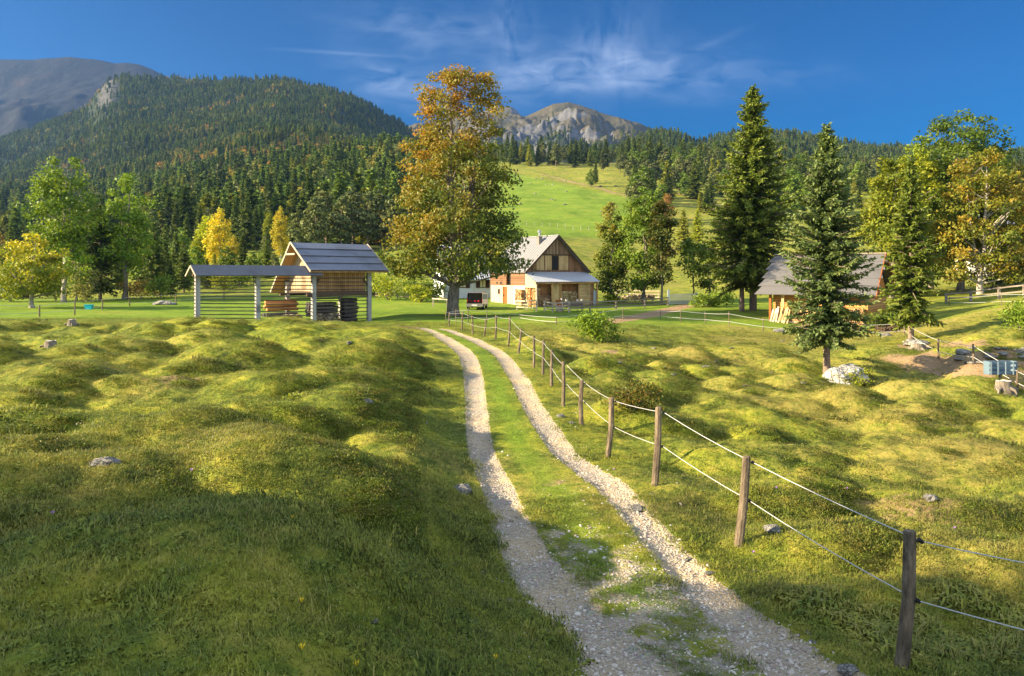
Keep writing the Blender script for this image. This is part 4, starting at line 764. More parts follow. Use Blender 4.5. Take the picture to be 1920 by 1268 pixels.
for i in range(58):                                   # the row of conifers along the top of the pasture
    px = 950 + i * 7.6 + rr_.uniform(-6, 6); d = rr_.uniform(600, 660) if px < 1150 else rr_.uniform(560, 640)
    k = rr_.choice(['sp', 'sp', 'sp', 'sy', 'sy', 'pi', 'br'] if px > 1000 else ['sp', 'sy', 'br', 'la'])
    g_ = {'sp': ('dark spruce in the row along the top of the green pasture', 'spruces along the pasture top'), 'sy': ('lit yellowish spruce in the row along the top of the green pasture', 'lit spruces along the pasture top'), 'pi': ('rounded pine in the row along the top of the green pasture', 'pines along the pasture top'), 'br': ('rounded broadleaf in the row along the top of the green pasture', 'broadleaf trees along the pasture top'), 'la': ('light larch in the row along the top of the green pasture', 'larches along the pasture top')}[k]
    slope_tree(k, px, d, rr_.uniform(15, 24) * (.85 if k in ('br', 'pi') else 1), *g_)
sl_g = {'sp': ('small dark spruce scattered on the dry slope right of the pasture', 'spruces on the dry slope'), 'sy': ('yellowish spruce scattered on the dry slope right of the pasture', 'yellowish spruces on the dry slope'), 'pi': ('rounded pine scattered on the dry slope right of the pasture', 'pines on the dry slope'), 'br': ('round broadleaf scattered on the dry slope right of the pasture', 'broadleaf trees on the dry slope'), 'la': ('light larch scattered on the dry slope right of the pasture', 'larches on the dry slope')}
for (px, row, top, k, wx) in [(1117, 345, 300, 'sp', .8), (1108, 350, 318, 'br', 1), (1163, 325, 292, 'pi', 1), (1130, 322, 296, 'pi', 1.1), (1200, 352, 318, 'sp', .8), (1212, 350, 300, 'pi', 1.1), (1230, 350, 303, 'pi', 1.2), (1190, 330, 290, 'pi', 1.1), (1242, 345, 308, 'br', .9), (1255, 360, 335, 'br', 1.2), (1275, 325, 284, 'pi', 1.3), (1292, 355, 334, 'br', 1),
                         (1312, 342, 275, 'sy', .9), (1335, 350, 297, 'la', 1.1), (1348, 352, 300, 'la', 1.1), (1360, 370, 318, 'br', 1.1), (1322, 318, 270, 'sp', 1), (1345, 325, 280, 'pi', 1.2), (1380, 340, 280, 'pi', 1.2), (1400, 360, 300, 'sp', 1), (1452, 338, 296, 'pi', 1.1), (1480, 345, 310, 'sy', 1), (1500, 355, 300, 'sp', .9), (1520, 335, 300, 'pi', 1.1), (1600, 350, 310, 'sp', 1), (1625, 355, 300, 'pi', 1.1), (1648, 352, 296, 'sp', 1), (1560, 340, 300, 'sy', 1),
                         (1345, 440, 400, 'br', 1.1), (1250, 372, 345, 'br', 1.2), (1292, 500, 455, 'br', 1), (1180, 380, 345, 'pi', 1.0), (1660, 400, 330, 'la', 1), (1475, 430, 380, 'br', .9)]:
    q_ = G(px, row); slope_tree(k, px, q_.y, (row - top) / F * q_.y, *sl_g[k], wx)
for i in range(120):                                 # more of them, thinning out downhill
    px = rr_.uniform(1185, 1650); row = 312 + 95 * rr_.random() ** 1.5 + max(0, 1300 - px) * .14; k = rr_.choice(['pi', 'pi', 'br', 'sp', 'sy', 'br', 'la']); q_ = G(px, row); slope_tree(k, px, q_.y, rr_.uniform(8, 20), *sl_g[k], rr_.uniform(.95, 1.4))
pg = {'sp': ('dark spruce at the front edge of the wood behind the hayrack', 'spruces at the edge of the wood'), 'sy': ('greener spruce at the front edge of the wood behind the hayrack', 'greener spruces at the edge of the wood'), 'pi': ('broad grey green pine behind the big hayrack roof', 'pines behind the hayrack'), 'br': ('broadleaf tree at the front edge of the wood', 'broadleaf trees at the edge of the wood'), 'la': ('light larch at the front edge of the wood', 'larches at the edge of the wood')}
for (px, d, top, k, wx) in [(560, 205, 395, 'pi', .9), (592, 200, 372, 'pi', 1.0), (612, 215, 362, 'pi', 1.0), (640, 205, 368, 'pi', 1.0), (662, 220, 355, 'pi', 1.0), (690, 208, 360, 'pi', 1.05), (715, 215, 358, 'pi', 1.0), (742, 205, 368, 'pi', 1.0), (640, 235, 345, 'sp', .9), (585, 235, 380, 'sp', .9), (700, 240, 335, 'sy', .9), (765, 235, 330, 'sp', 1), (780, 215, 380, 'pi', 1), (545, 225, 400, 'sp', .9),
                        (480, 235, 385, 'sp', .9), (440, 240, 375, 'sp', .85), (350, 215, 400, 'sp', .9), (375, 225, 385, 'sp', .9), (310, 200, 420, 'sy', .9), (270, 205, 405, 'sp', .9), (420, 230, 380, 'sy', .9), (200, 190, 420, 'sp', .9), (160, 195, 430, 'sp', .9), (90, 190, 425, 'sp', .9), (50, 200, 430, 'sp', .9), (20, 195, 420, 'sy', .9), (240, 215, 400, 'sp', .9), (330, 240, 380, 'sp', .9), (130, 215, 405, 'sp', .9), (-20, 200, 415, 'sp', .9), (70, 170, 440, 'sp', .9), (10, 160, 455, 'sp', .9), (180, 170, 440, 'sy', .9), (300, 170, 445, 'sp', .9), (225, 160, 450, 'sp', .9), (120, 160, 450, 'sp', .9),
                        (508, 230, 390, 'sy', .9), (395, 250, 372, 'sp', .8), (455, 255, 360, 'sp', .8), (340, 185, 430, 'br', 1), (500, 180, 455, 'pi', .8)]:
    q_ = GD(px, d); row = HZ - F * (q_.z - EYE) / d; slope_tree(k, px, d, max(6, (row - top) / F * d), *pg[k], wx)

hg = {'sp': ('dark spruce in the thicket between the hayrack and the wood', 'spruces in the thicket'), 'sy': ('greener spruce in the thicket between the hayrack and the wood', 'greener spruces in the thicket'), 'br': ('round broadleaf in the thicket between the hayrack and the wood', 'broadleaf trees in the thicket'), 'la': ('light larch in the thicket between the hayrack and the wood', 'larches in the thicket'), 'pi': ('grey green pine in the thicket between the hayrack and the wood', 'pines in the thicket')}
for (px, d, top, k, wx) in [(270, 112, 480, 'sp', 1), (310, 118, 455, 'sy', 1), (365, 125, 465, 'br', 1), (388, 120, 485, 'sp', 1), (402, 128, 475, 'la', 1), (455, 135, 440, 'sp', 1), (475, 130, 475, 'br', 1), (500, 140, 450, 'sy', 1), (515, 145, 475, 'pi', 1), (545, 150, 465, 'br', 1.1), (330, 130, 435, 'sp', .9), (348, 122, 480, 'br', 1), (425, 140, 465, 'br', 1.1), (447, 125, 500, 'br', 1.2),
                        (222, 125, 460, 'sp', 1), (160, 125, 465, 'sp', 1), (80, 120, 475, 'sp', 1), (30, 120, 480, 'br', 1.2), (105, 130, 455, 'sy', 1), (288, 140, 440, 'br', 1), (490, 165, 470, 'br', 1), (560, 175, 470, 'br', 1.2), (610, 170, 475, 'br', 1.2), (660, 172, 480, 'br', 1.2), (715, 165, 470, 'br', 1.1), (760, 160, 465, 'pi', 1), (735, 130, 505, 'br', 1.2), (690, 125, 512, 'br', 1.2), (640, 135, 500, 'br', 1.1), (780, 140, 490, 'br', 1.1)]:
    q_ = GD(px, d); row = HZ - F * (q_.z - EYE) / d; slope_tree(k, px, d, max(3.5, (row - top) / F * d), *hg[k], wx)

# ------------------------------------------------------------------ grass near the path
def tuft(seed, n, rad, h, w, straw=0.15, broad=False):
    r = np.random.default_rng(seed); V = []; Q = []; Cc = []
    for i in range(n):
        a = r.uniform(0, 6.28); q = rad * math.sqrt(r.uniform()); p = np.array([q * math.cos(a), q * math.sin(a), -0.01]); hh = h * r.uniform(.5, 1.25); b = r.uniform(0, 6.28); ln = r.uniform(.25, 1.1) * hh
        dv = np.array([math.cos(b), math.sin(b), 0]); sd = np.array([-math.sin(b), math.cos(b), 0]) * w * r.uniform(.6, 1.3); o = len(V)
        m_ = p + dv * ln * .35 + np.array([0, 0, hh * .62]); t_ = p + dv * ln + np.array([0, 0, hh * (.55 if broad else .95)])
        V += [p - sd * .6, p + sd * .6, m_ + sd * (1.3 if broad else .8), m_ - sd * (1.3 if broad else .8), t_ + sd * .12, t_ - sd * .12]; Q += [(o, o + 1, o + 2, o + 3), (o + 3, o + 2, o + 4, o + 5)]
        st = r.uniform() < straw; c = np.array((0.45, 0.36, 0.15) if st else pal([(0.06, 0.115, 0.016), (0.15, 0.215, 0.024), (0.31, 0.34, 0.040)], np.array([r.uniform()]), 1)[0])
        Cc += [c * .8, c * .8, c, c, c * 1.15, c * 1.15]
    return np.array(V), np.array(Q), np.array(Cc)
def grass_mat():
    m = bpy.data.materials.new('grass'); m.use_nodes = True; nt = m.node_tree; nt.nodes.clear(); out = nd(nt, 'ShaderNodeOutputMaterial'); P = coords(nt, 'World')
    c = attr(nt, 'Col', out='Color'); rnd = nd(nt, 'ShaderNodeObjectInfo').outputs['Random']
    base = turf_color(nt, P, attr(nt, 'lush', 'INSTANCER'), attr(nt, 'dry', 'INSTANCER'))
    c = mix(nt, 0.68, mix(nt, 1.0, c, mix(nt, rnd, (.6, .6, .6), (1.4, 1.4, 1.3)), 'MULTIPLY'), base)
    d = nd(nt, 'ShaderNodeBsdfPrincipled'); d.inputs['Roughness'].default_value = 0.5; d.inputs['Specular IOR Level'].default_value = 0.25; nt.links.new(c, d.inputs['Base Color'])
    t = nd(nt, 'ShaderNodeBsdfTranslucent'); nt.links.new(mix(nt, 1.0, c, (1.3, 1.2, .5), 'MULTIPLY'), t.inputs['Color']); x = nd(nt, 'ShaderNodeMixShader'); x.inputs[0].default_value = 0.15
    # blades lie along the turf: shade them mostly with the turf's own normal
    g = nd(nt, 'ShaderNodeNewGeometry'); vm = nd(nt, 'ShaderNodeVectorMath', operation='MULTIPLY_ADD'); nt.links.new(attr(nt, 'nrm', 'INSTANCER', 'Vector'), vm.inputs[0]); vm.inputs[1].default_value = (2.2, 2.2, 2.2); nt.links.new(g.outputs['Normal'], vm.inputs[2])
    vn_ = nd(nt, 'ShaderNodeVectorMath', operation='NORMALIZE'); nt.links.new(vm.outputs[0], vn_.inputs[0]); nt.links.new(vn_.outputs[0], d.inputs['Normal'])
    nt.links.new(d.outputs[0], x.inputs[1]); nt.links.new(t.outputs[0], x.inputs[2]); nt.links.new(x.outputs[0], out.inputs['Surface']); return m
M_GRASS = grass_mat()
TUFTS = []
for i, a in enumerate([(1, 26, .13, .028, .0034, .06), (2, 24, .15, .021, .0038, .18), (3, 22, .13, .036, .0036, .04), (4, 20, .12, .020, .010, .0, True), (5, 16, .14, .045, .0026, .5)]):
    V, Q, Cc = tuft(*a); TUFTS.append(src_obj('grass_tuft', np_mesh('grass_tuft', V, Q, M_GRASS, Cc)))
def ground_normal(x, y, e=0.25):
    n = np.stack([-(height(x + e, y) - height(x - e, y)) / (2 * e), -(height(x, y + e) - height(x, y - e)) / (2 * e), np.ones_like(x)], -1); return unit(n)
def grass_points(n, d0, d1, seed, s0, dens_pow=0.0):
    r = np.random.default_rng(seed); d = np.sqrt(r.uniform(d0 ** 2, d1 ** 2, n)) if dens_pow == 0 else d0 * (d1 / d0) ** r.uniform(0, 1, n)
    x = r.uniform(-1, 1, n) * (0.68 * d + 4.0); z = height(x, d)
    dl, wl = poly_dist(x, d, TL); dr2, wr = poly_dist(x, d, TRr); dm, _ = poly_dist(x, d, MID)
    g = np.maximum(1 - sstep(0.8, 1.65, dl / np.maximum(wl, .05)), 1 - sstep(0.8, 1.65, dr2 / np.maximum(wr, .05)))
    g = np.maximum(g, (1 - sstep(.6, 1.4, dm / .75)) * (1 - sstep(9, 14.5, d)) * .48)
    g = g + 0.5 * pnoise(x * 2.6, d * 2.6, 14); lush = sstep(.45, 1, 1 - dm) * (d > 8) * .9; dry = np.clip(np.where(x > 0, .40 * sstep(1, 5, dm), .0) + .3 * pnoise(x / 9, d / 9, 31), 0, 1)
    k = g < .42; x, d, z, lush, dry, dm = (q[k] for q in (x, d, z, lush, dry, dm)); n = len(x)
    v = r.choice([0, 0, 1, 1, 2, 3, 4], n); pat = pnoise(x / 1.1, d / 1.1, 24); v = np.where((pat > .35) & (r.uniform(0, 1, n) < .6), 2, v); v = np.where((pat < -.35) & (r.uniform(0, 1, n) < .5), 4, v); v = np.where((dm < 1.0) & (v > 2), 0, v)
    s = s0 * r.uniform(.65, 1.35, n) * (1 + .5 * (pat > .3)) * np.where(dm < 1.1, .7, 1) * (1 + d / 40); return np.stack([x, d, z], -1), s, v, lush, dry, r
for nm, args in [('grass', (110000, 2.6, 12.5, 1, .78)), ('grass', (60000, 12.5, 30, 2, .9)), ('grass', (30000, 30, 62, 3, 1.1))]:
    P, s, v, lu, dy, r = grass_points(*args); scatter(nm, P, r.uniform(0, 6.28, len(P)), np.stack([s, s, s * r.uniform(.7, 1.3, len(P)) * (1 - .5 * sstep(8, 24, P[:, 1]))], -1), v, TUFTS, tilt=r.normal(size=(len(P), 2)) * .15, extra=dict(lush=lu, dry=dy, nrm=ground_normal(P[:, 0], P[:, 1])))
# taller weeds in clumps
WEED = []
for i, a in enumerate([(11, 26, .16, .20, .010, .1, True), (12, 22, .14, .30, .005, .75), (13, 28, .2, .14, .014, 0, True)]):
    V, Q, Cc = tuft(*a); WEED.append(src_obj('weed', np_mesh('weed', V, Q, M_GRASS, Cc)))
r = np.random.default_rng(40); n = 14000; d = 5 * (60 / 5) ** r.uniform(0, 1, n); x = r.uniform(-.68, .68, n) * d; cl = pnoise(x / 3.2, d / 3.2, 44) + .5 * pnoise(x / 1.0, d / 1.0, 45); k = (cl > .55) & (road_dist(x, d) > 1.5); x, d = x[k], d[k]; n = len(x)
scatter('weeds', np.stack([x, d, height(x, d)], -1), r.uniform(0, 6.28, n), r.uniform(.35, .85, n) * (1 + d / 50), r.choice([0, 0, 1, 2, 2], n), WEED, extra=dict(lush=0 * x, dry=.2 + 0 * x, nrm=ground_normal(x, d)))
# low dark heath growing on the shaded flanks of the mounds
def heath(seed, n, rad, h, colr):
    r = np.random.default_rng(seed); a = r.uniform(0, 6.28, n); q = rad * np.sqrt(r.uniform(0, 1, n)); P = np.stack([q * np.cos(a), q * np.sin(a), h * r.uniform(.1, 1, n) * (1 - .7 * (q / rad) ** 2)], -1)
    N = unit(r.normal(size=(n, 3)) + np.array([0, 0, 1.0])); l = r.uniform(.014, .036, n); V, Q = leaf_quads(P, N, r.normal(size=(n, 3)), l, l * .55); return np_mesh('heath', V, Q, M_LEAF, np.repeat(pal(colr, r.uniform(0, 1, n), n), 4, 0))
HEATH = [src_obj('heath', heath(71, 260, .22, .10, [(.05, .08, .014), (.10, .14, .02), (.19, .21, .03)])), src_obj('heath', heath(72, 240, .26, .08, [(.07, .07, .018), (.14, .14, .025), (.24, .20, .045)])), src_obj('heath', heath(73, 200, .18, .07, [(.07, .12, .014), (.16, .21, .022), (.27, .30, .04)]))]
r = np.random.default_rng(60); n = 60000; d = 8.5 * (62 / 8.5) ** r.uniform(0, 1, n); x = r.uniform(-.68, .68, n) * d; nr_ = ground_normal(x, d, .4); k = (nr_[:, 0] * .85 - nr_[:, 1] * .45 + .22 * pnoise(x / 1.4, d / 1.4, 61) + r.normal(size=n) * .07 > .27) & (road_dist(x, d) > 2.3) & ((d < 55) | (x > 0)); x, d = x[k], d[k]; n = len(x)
scatter('heath', np.stack([x, d, height(x, d) - .01], -1), r.uniform(0, 6.28, n), r.uniform(.55, 1.2, n) * (.6 + d / 42), r.choice([0, 1, 2, 2], n), HEATH)
# loose limestone on the wheel tracks
def stone_mesh(seed, sub=1, rough=.28, mat_=None):
    import bmesh
    bm = bmesh.new(); bmesh.ops.create_icosphere(bm, subdivisions=sub, radius=1.0); r = np.random.default_rng(seed); sx = r.uniform(.7, 1.2, 3); sx[2] *= .6
    o = r.uniform(0, 50, 3)
    for v in bm.verts:
        p = np.array(v.co); q = 1 + rough * float(pnoise(p[0] * 1.3 + o[0], p[1] * 1.3 + p[2] * 1.7 + o[1], 3)) + rough * .5 * float(pnoise(p[0] * 3.1 + o[1], p[2] * 3.1 + p[1] * 2 + o[2], 5)); v.co = Vector(p * q * sx)
    me = bpy.data.meshes.new('stone'); bm.to_mesh(me); bm.free(); me.materials.append(mat_ or M_ROCK); return me
m_, nt, b = mat('gravel stone'); rnd = nd(nt, 'ShaderNodeObjectInfo').outputs['Random']; nt.links.new(ramp(nt, rnd, [(0, (.25, .21, .165)), (.5, (.42, .37, .30)), (1, (.60, .55, .475))]), b.inputs['Base Color']); M_GRAV = m_
GR = [src_obj('gravel_stone', stone_mesh(400 + i, 1, .35, M_GRAV)) for i in range(4)]
r = np.random.default_rng(50); n = 60000; d = 5.6 * (26 / 5.6) ** r.uniform(0, 1, n); x = np.interp(d, MID[::-1, 1][np.argsort(MID[::-1, 1])], MID[::-1, 0][np.argsort(MID[::-1, 1])]) + r.uniform(-2.1, 2.1, n)
dl, wl = poly_dist(x, d, TL); dr2, wr = poly_dist(x, d, TRr); g = np.maximum(1 - sstep(.5, 1.7, dl / np.maximum(wl, .05)), 1 - sstep(.5, 1.7, dr2 / np.maximum(wr, .05))); dm, _ = poly_dist(x, d, MID)
g = np.maximum(g, (1 - sstep(.6, 1.4, dm / .75)) * (1 - sstep(9, 14.5, d)) * .42) + .35 * pnoise(x * 2.6, d * 2.6, 14); k = r.uniform(0, 1, n) < np.clip(g, 0, 1) ** 1.6; x, d = x[k], d[k]; n = len(x)
sz = np.exp(r.normal(-4.75, .48, n)).clip(.005, .04); scatter('gravel', np.stack([x, d, height(x, d) + sz * .15], -1), r.uniform(0, 6.28, n), sz, r.integers(0, 4, n), GR, tilt=r.uniform(-.5, .5, (n, 2)))
# ------------------------------------------------------------------ building materials
M_SHINGLE = None
def shingle_mat(name, c1, c2, along='y', scale=1.0):
    m, nt, b = mat(name); P = coords(nt); st = [14, 14, 14]; st['xyz'.index(along)] = 0.9; n = noise(nt, P, 1.3 * scale, 6, 0.75, tuple(st)); n2 = noise(nt, P, 0.5, 4)
    col = ramp(nt, n, [(0.28, c1), (0.72, c2)]); col = mix(nt, rng_map(nt, n2, .45, .7), col, tuple(.75 * (a + q) / 2 for a, q in zip(c1, c2))); nt.links.new(col, b.inputs['Base Color']); b.inputs['Roughness'].default_value = .6; b.inputs['Specular IOR Level'].default_value = .35
    bump(nt, b, n, .8, .03); return m
M_SHINGLE = shingle_mat('grey shingles', (0.08, 0.092, 0.125), (0.23, 0.26, 0.33)); M_SHED_ROOF = shingle_mat('weathered shingles', (0.07, 0.066, 0.064), (0.20, 0.19, 0.18), scale=1.4)
M_OLDPOST = wood_mat('silver post wood', (0.26, 0.25, 0.245), (0.46, 0.445, 0.42), 'x', 0.3, 0.0, along='z')
M_RUNG = wood_mat('dark rung wood', (0.06, 0.05, 0.042), (0.16, 0.13, 0.11), 'z', 0.3, 0.0)
M_BOARD = wood_mat('warm boards', (0.38, 0.20, 0.08), (0.62, 0.38, 0.17), 'x', 0.19); M_BOARDY = wood_mat('warm gable boards', (0.30, 0.20, 0.11), (0.58, 0.45, 0.29), 'y', 0.19)
M_EDGE = plain_mat('pale edge board', (0.40, 0.33, 0.25), .2, 4); M_DARKW = wood_mat('dark brown boards', (0.17, 0.085, 0.042), (0.42, 0.23, 0.115), 'x', 0.2)
M_DARKB = plain_mat('dark beam', (0.09, 0.06, 0.04), .35, 5); M_LOGRED = wood_mat('reddish logs', (0.17, 0.085, 0.045), (0.30, 0.17, 0.095), 'z', 0.24, .03, along='y')
M_PLASTER = plain_mat('lime plaster', (0.52, 0.50, 0.46), .10, 1.6, .9); M_OLDPL = plain_mat('old yellowed plaster', (0.44, 0.39, 0.28), .3, 1.1, .9); M_BLUEPL = plain_mat('cool white plaster', (0.70, 0.74, 0.78), .06, 1.5, .9)
M_METAL = plain_mat('painted roof sheet', (0.25, 0.25, 0.25), .08, .8, .45, 0.1, .05, .4); M_CORR = plain_mat('corrugated sheet', (0.42, 0.44, 0.48), .15, 2, .45, .1, .05, .4)
M_DOOR = wood_mat('orange door boards', (0.30, 0.09, 0.025), (0.44, 0.15, 0.04), 'y', .15); M_GOLDB = wood_mat('honey boards', (0.55, 0.36, 0.15), (0.75, 0.55, 0.28), 'x', .16); M_GOLDH = wood_mat('honey horizontal boards', (0.52, 0.34, 0.15), (0.72, 0.52, 0.27), 'z', .16)
M_FIRE = None
def firewood_mat():
    m, nt, b = mat('split firewood'); r = nd(nt, 'ShaderNodeObjectInfo').outputs['Random']; c = attr(nt, 'Col', out='Color'); P = coords(nt); nt.links.new(mix(nt, .35, c, mix(nt, noise(nt, P, 14, 4), (.2, .12, .05), (.8, .6, .35)), 'MULTIPLY'), b.inputs['Base Color']); return m
M_FIRE = firewood_mat(); M_GLASS, nt, b = mat('window glass'); b.inputs['Base Color'].default_value = (0.03, 0.04, 0.05, 1); b.inputs['Roughness'].default_value = .08; b.inputs['Specular IOR Level'].default_value = .6
M_STEEL = plain_mat('steel pipe', (0.6, 0.6, 0.6), .1, 4, .35, .8, 0); M_GREYBR = plain_mat('grey rendered chimney', (0.22, 0.20, 0.18), .25, 3); M_CURT = plain_mat('yellowish curtain', (0.62, 0.58, 0.34), .2, 6); M_SHUT = wood_mat('dark shutter', (0.05, 0.028, 0.018), (0.11, 0.06, 0.04), 'z', .09)
M_ORANGE = wood_mat('orange log wall', (0.40, 0.19, 0.055), (0.58, 0.32, 0.11), 'z', .22, .03); M_ORGX = wood_mat('orange gable boards', (0.44, 0.18, 0.04), (0.60, 0.28, 0.08), 'y', .2)
def firewood(name, label, mb_M, x0, x1, z0, z1, y, depth, axis='x', seed=1, cols=((.72, .54, .30), (.55, .36, .17), (.40, .26, .13)), group=None, rz=0, loc=(0, 0, 0), rad=.075):
    """A stack of split logs, ends showing; one stuff object (hundreds of logs)."""
    r = random.Random(seed); mb = MB(); z = z0 + rad
    while z < z1:
        x = x0 + rad
        while x < x1:
            n = r.choice([3, 4, 5, 6]); R_ = rad * r.uniform(.7, 1.15); a0 = r.uniform(0, 6); c = r.choice(cols); k = r.uniform(.75, 1.15); c = tuple(q * k for q in c); ring = [(x + R_ * math.cos(a0 + 6.283 * i / n), z + R_ * math.sin(a0 + 6.283 * i / n)) for i in range(n)]; f = r.uniform(-.05, .05)
            if axis == 'x': P0 = [(p, y + f, q) for p, q in ring]; off = (0, depth, 0)
            else: P0 = [(y + f, p, q) for p, q in ring]; off = (depth, 0, 0)
            mb.prism(P0, off, 0, c); x += rad * r.uniform(1.6, 2.1)
        z += rad * 1.7
    o = mb.build(name, M_FIRE); o.location = loc; o.rotation_euler = (0, 0, rz); tag(o, label, 'firewood', group, 'stuff'); return o
def roof_slab(mb, e0, e1, r1, r0, th, mi=0):
    """sloping slab through eave points e0,e1 and ridge points r1,r0"""
    n = (Vector(e1) - Vector(e0)).cross(Vector(r0) - Vector(e0)).normalized()
    if n.z < 0: n = -n
    mb.prism([e0, e1, r1, r0], tuple(-n * th), mi)
def to_local(p, loc, rz):
    q = Vector(p) - Vector(loc); c, s = math.cos(-rz), math.sin(-rz); return Vector((q.x * c - q.y * s, q.x * s + q.y * c, q.z))
def to_world(p, loc, rz):
    c, s = math.cos(rz), math.sin(rz); return Vector((loc[0] + p[0] * c - p[1] * s, loc[1] + p[0] * s + p[1] * c, loc[2] + p[2]))

# ------------------------------------------------------------------ hayrack
D0 = 58.0; HA = R(43); hl = W(370, 600, D0); hl.z = 0.0; hu = Vector((math.cos(HA), math.sin(HA), 0)); hv = Vector((-hu.y, hu.x, 0))
def along(px, o, u):      # distance along the row at which photo column px is reached
    k = (px - CX) / F; return (k * o.y - o.x) / (u.x - k * u.y)
sx = [0] + [along(px, hl, hu) for px in (483, 588, 692)]
hr = thing('hayrack', 'long wooden hayrack with blue grey shingle roofs and open rails', 'hayrack', hl, HA)
def lz(s, v=0.0): p = hl + hu * s + hv * v; return gz(p.x, p.y) - hl.z
VZ = lambda row, s, v=0: EYE + (HZ - row) / F * (hl + hu * s + hv * v).y - hl.z      # height of a photo row at a place on the rack
ztop = VZ(516, 0); s4 = sx[3]; zeave = VZ(509, s4); v2 = 4.6                          # second row of posts behind
pw = .34
for i, s in enumerate(sx):
    mb = MB(); mb.box(s - pw / 2, s + pw / 2, -pw * .4, pw * .4, lz(s) - .4, ztop + (.55 if i >= 2 else .1)); mb.build('post', M_OLDPOST, hr)
for s in (sx[2] + .1, sx[3]):
    mb = MB(); mb.box(s - .15, s + .15, v2 - .14, v2 + .14, lz(s, v2) - .4, ztop - .6); mb.build('post', M_OLDPOST, hr)
nr = 12
for k in range(nr):
    z = .22 + (ztop - .32) * k / (nr - .6)
    for a, b_ in ((0, 1), (1, 2), (2, 3)):
        mb = MB(); za, zb = z + lz(sx[a]) * (1 - k / nr), z + lz(sx[b_]) * (1 - k / nr); sg = random.uniform(-.03, .01)
        mb.tube([(sx[a] - .25, -.02, za), ((sx[a] + sx[b_]) / 2, -.02, (za + zb) / 2 + sg), (sx[b_] + .25, -.02, zb)], .038, 6); mb.build('rail', M_RUNG, hr)
for k in range(0, 4):
    mb = MB(); z = .5 + k * .8; mb.tube([(sx[2] - .2, v2, z), (sx[3] + .2, v2, z)], .045, 6); mb.build('rail', M_RUNG, hr)
# small saddle roof over the two left bays
zr = VZ(498, 0); sr = sx[2] + .35; sl_ = -.45
mb = MB()
for y0, y1 in ((-.95, 0), (.95, 0)):
    for k in range(2): roof_slab(mb, (sl_, y0 * (1 - .5 * k), ztop - .02 + (zr - ztop) * .5 * k + .03 * k), (sr, y0 * (1 - .5 * k), ztop - .02 + (zr - ztop) * .5 * k + .03 * k), (sr, y0 * .5 * (1 - k), ztop + (zr - ztop) * (.5 + .5 * k) + .05), (sl_, y0 * .5 * (1 - k), ztop + (zr - ztop) * (.5 + .5 * k) + .05), .06)
mb.build('small_roof', shingle_mat('dark shingles', (0.05, 0.054, 0.065), (0.20, 0.205, 0.23), scale=1.6), hr)
mb = MB()
for y0 in (-.97, .97): mb.beam((sl_ - .04, y0, ztop - .08), (sl_ - .04, 0, zr - .03), .06, .13)
mb.build('barge_board', M_EDGE, hr); mb = MB(); mb.beam((sl_ + .1, 0, ztop + .02), (sr, 0, ztop + .02), .2, .2); mb.build('ridge_beam', M_DARKB, hr)
# main roof: front slope, longer rear slope
sA, sB = sx[2] - .75, sx[3] + 1.35
yF = -.9; vv = np.linspace(0.2, 9, 200); zrd = None
def colof(s, v): p = hl + hu * s + hv * v; return CX + F * p.x / p.y
yR = float(vv[np.argmin([abs(colof(sA, v) - 545) for v in vv])]); zR = VZ(455, sA, yR); zF = VZ(509, sA, yF)
yB = float(np.linspace(1, 14, 300)[np.argmin([abs(colof(sA, v) - 508) for v in np.linspace(1, 14, 300)])]); zB = VZ(548, sA, yB)
print('rack', sx, 'ztop', ztop, 'yR', yR, 'zR', zR, 'zF', zF, 'yB', yB, 'zB', zB)
mb = MB(); N = 4
for k in range(N):
    a, b_ = k / N, (k + 1) / N + .02; f = lambda t: (yF + (yR - yF) * t, zF + (zR - zF) * t)
    y0, z0 = f(a); y1, z1 = f(min(b_, 1)); o_ = .13
    roof_slab(mb, (sA, y0, z0 + o_), (sB, y0, z0 + o_), (sB, y1, z1 + .015), (sA, y1, z1 + .015), .055)
mb.build('roof', M_SHINGLE, hr); mb = MB(); N = 6
for k in range(N):
    a, b_ = k / N, min((k + 1) / N + .02, 1); g_ = lambda t: (yB + (yR - yB) * t, zB + (zR - zB) * t)
    y0, z0 = g_(a); y1, z1 = g_(b_); roof_slab(mb, (sA, y0, z0 + .07), (sB, y0, z0 + .07), (sB, y1, z1 + .01), (sA, y1, z1 + .01), .055)
mb.build('rear_roof', M_SHINGLE, hr)
mb = MB(); roof_slab(mb, (sA + .03, yF + .05, zF - .06), (sB - .03, yF + .05, zF - .06), (sB - .03, yR, zR - .09), (sA + .03, yR, zR - .09), .04); roof_slab(mb, (sA + .03, yB - .05, zB - .03), (sB - .03, yB - .05, zB - .03), (sB - .03, yR, zR - .12), (sA + .03, yR, zR - .12), .04); mb.build('roof_boarding', M_BOARD, hr)
mb = MB()
for s in (sA - .03, sB + .03): mb.beam((s, yF - .04, zF - .02), (s, yR, zR + .03), .06, .16); mb.beam((s, yB + .04, zB + .0), (s, yR, zR + .03), .06, .16)
mb.build('barge_board', M_EDGE, hr)
fl = VZ(546, (sx[2] + sx[3]) / 2, .3); xa, xb = sx[2] + .25, sx[3] - .25; y1_ = .22
rz_ = lambda y: (zF + (zR - zF) * (y - yF) / (yR - yF) if y < yR else zB + (zR - zB) * (y - yB) / (yR - yB)) - .16
mb = MB(); mb.box(xa, xb, y1_, y1_ + .06, fl, rz_(y1_)); mb.build('loft_wall', M_BOARD, hr)
yE = min(v2 + .3, yB - .5); mb = MB()
for s in (xa, xb - .06): mb.prism([(s, y1_ + .06, fl), (s, yE, fl), (s, yE, max(fl + .05, rz_(yE))), (s, yR, rz_(yR)), (s, y1_ + .06, rz_(y1_ + .06))], (.06, 0, 0))
mb.build('gable_boarding', M_BOARDY, hr)
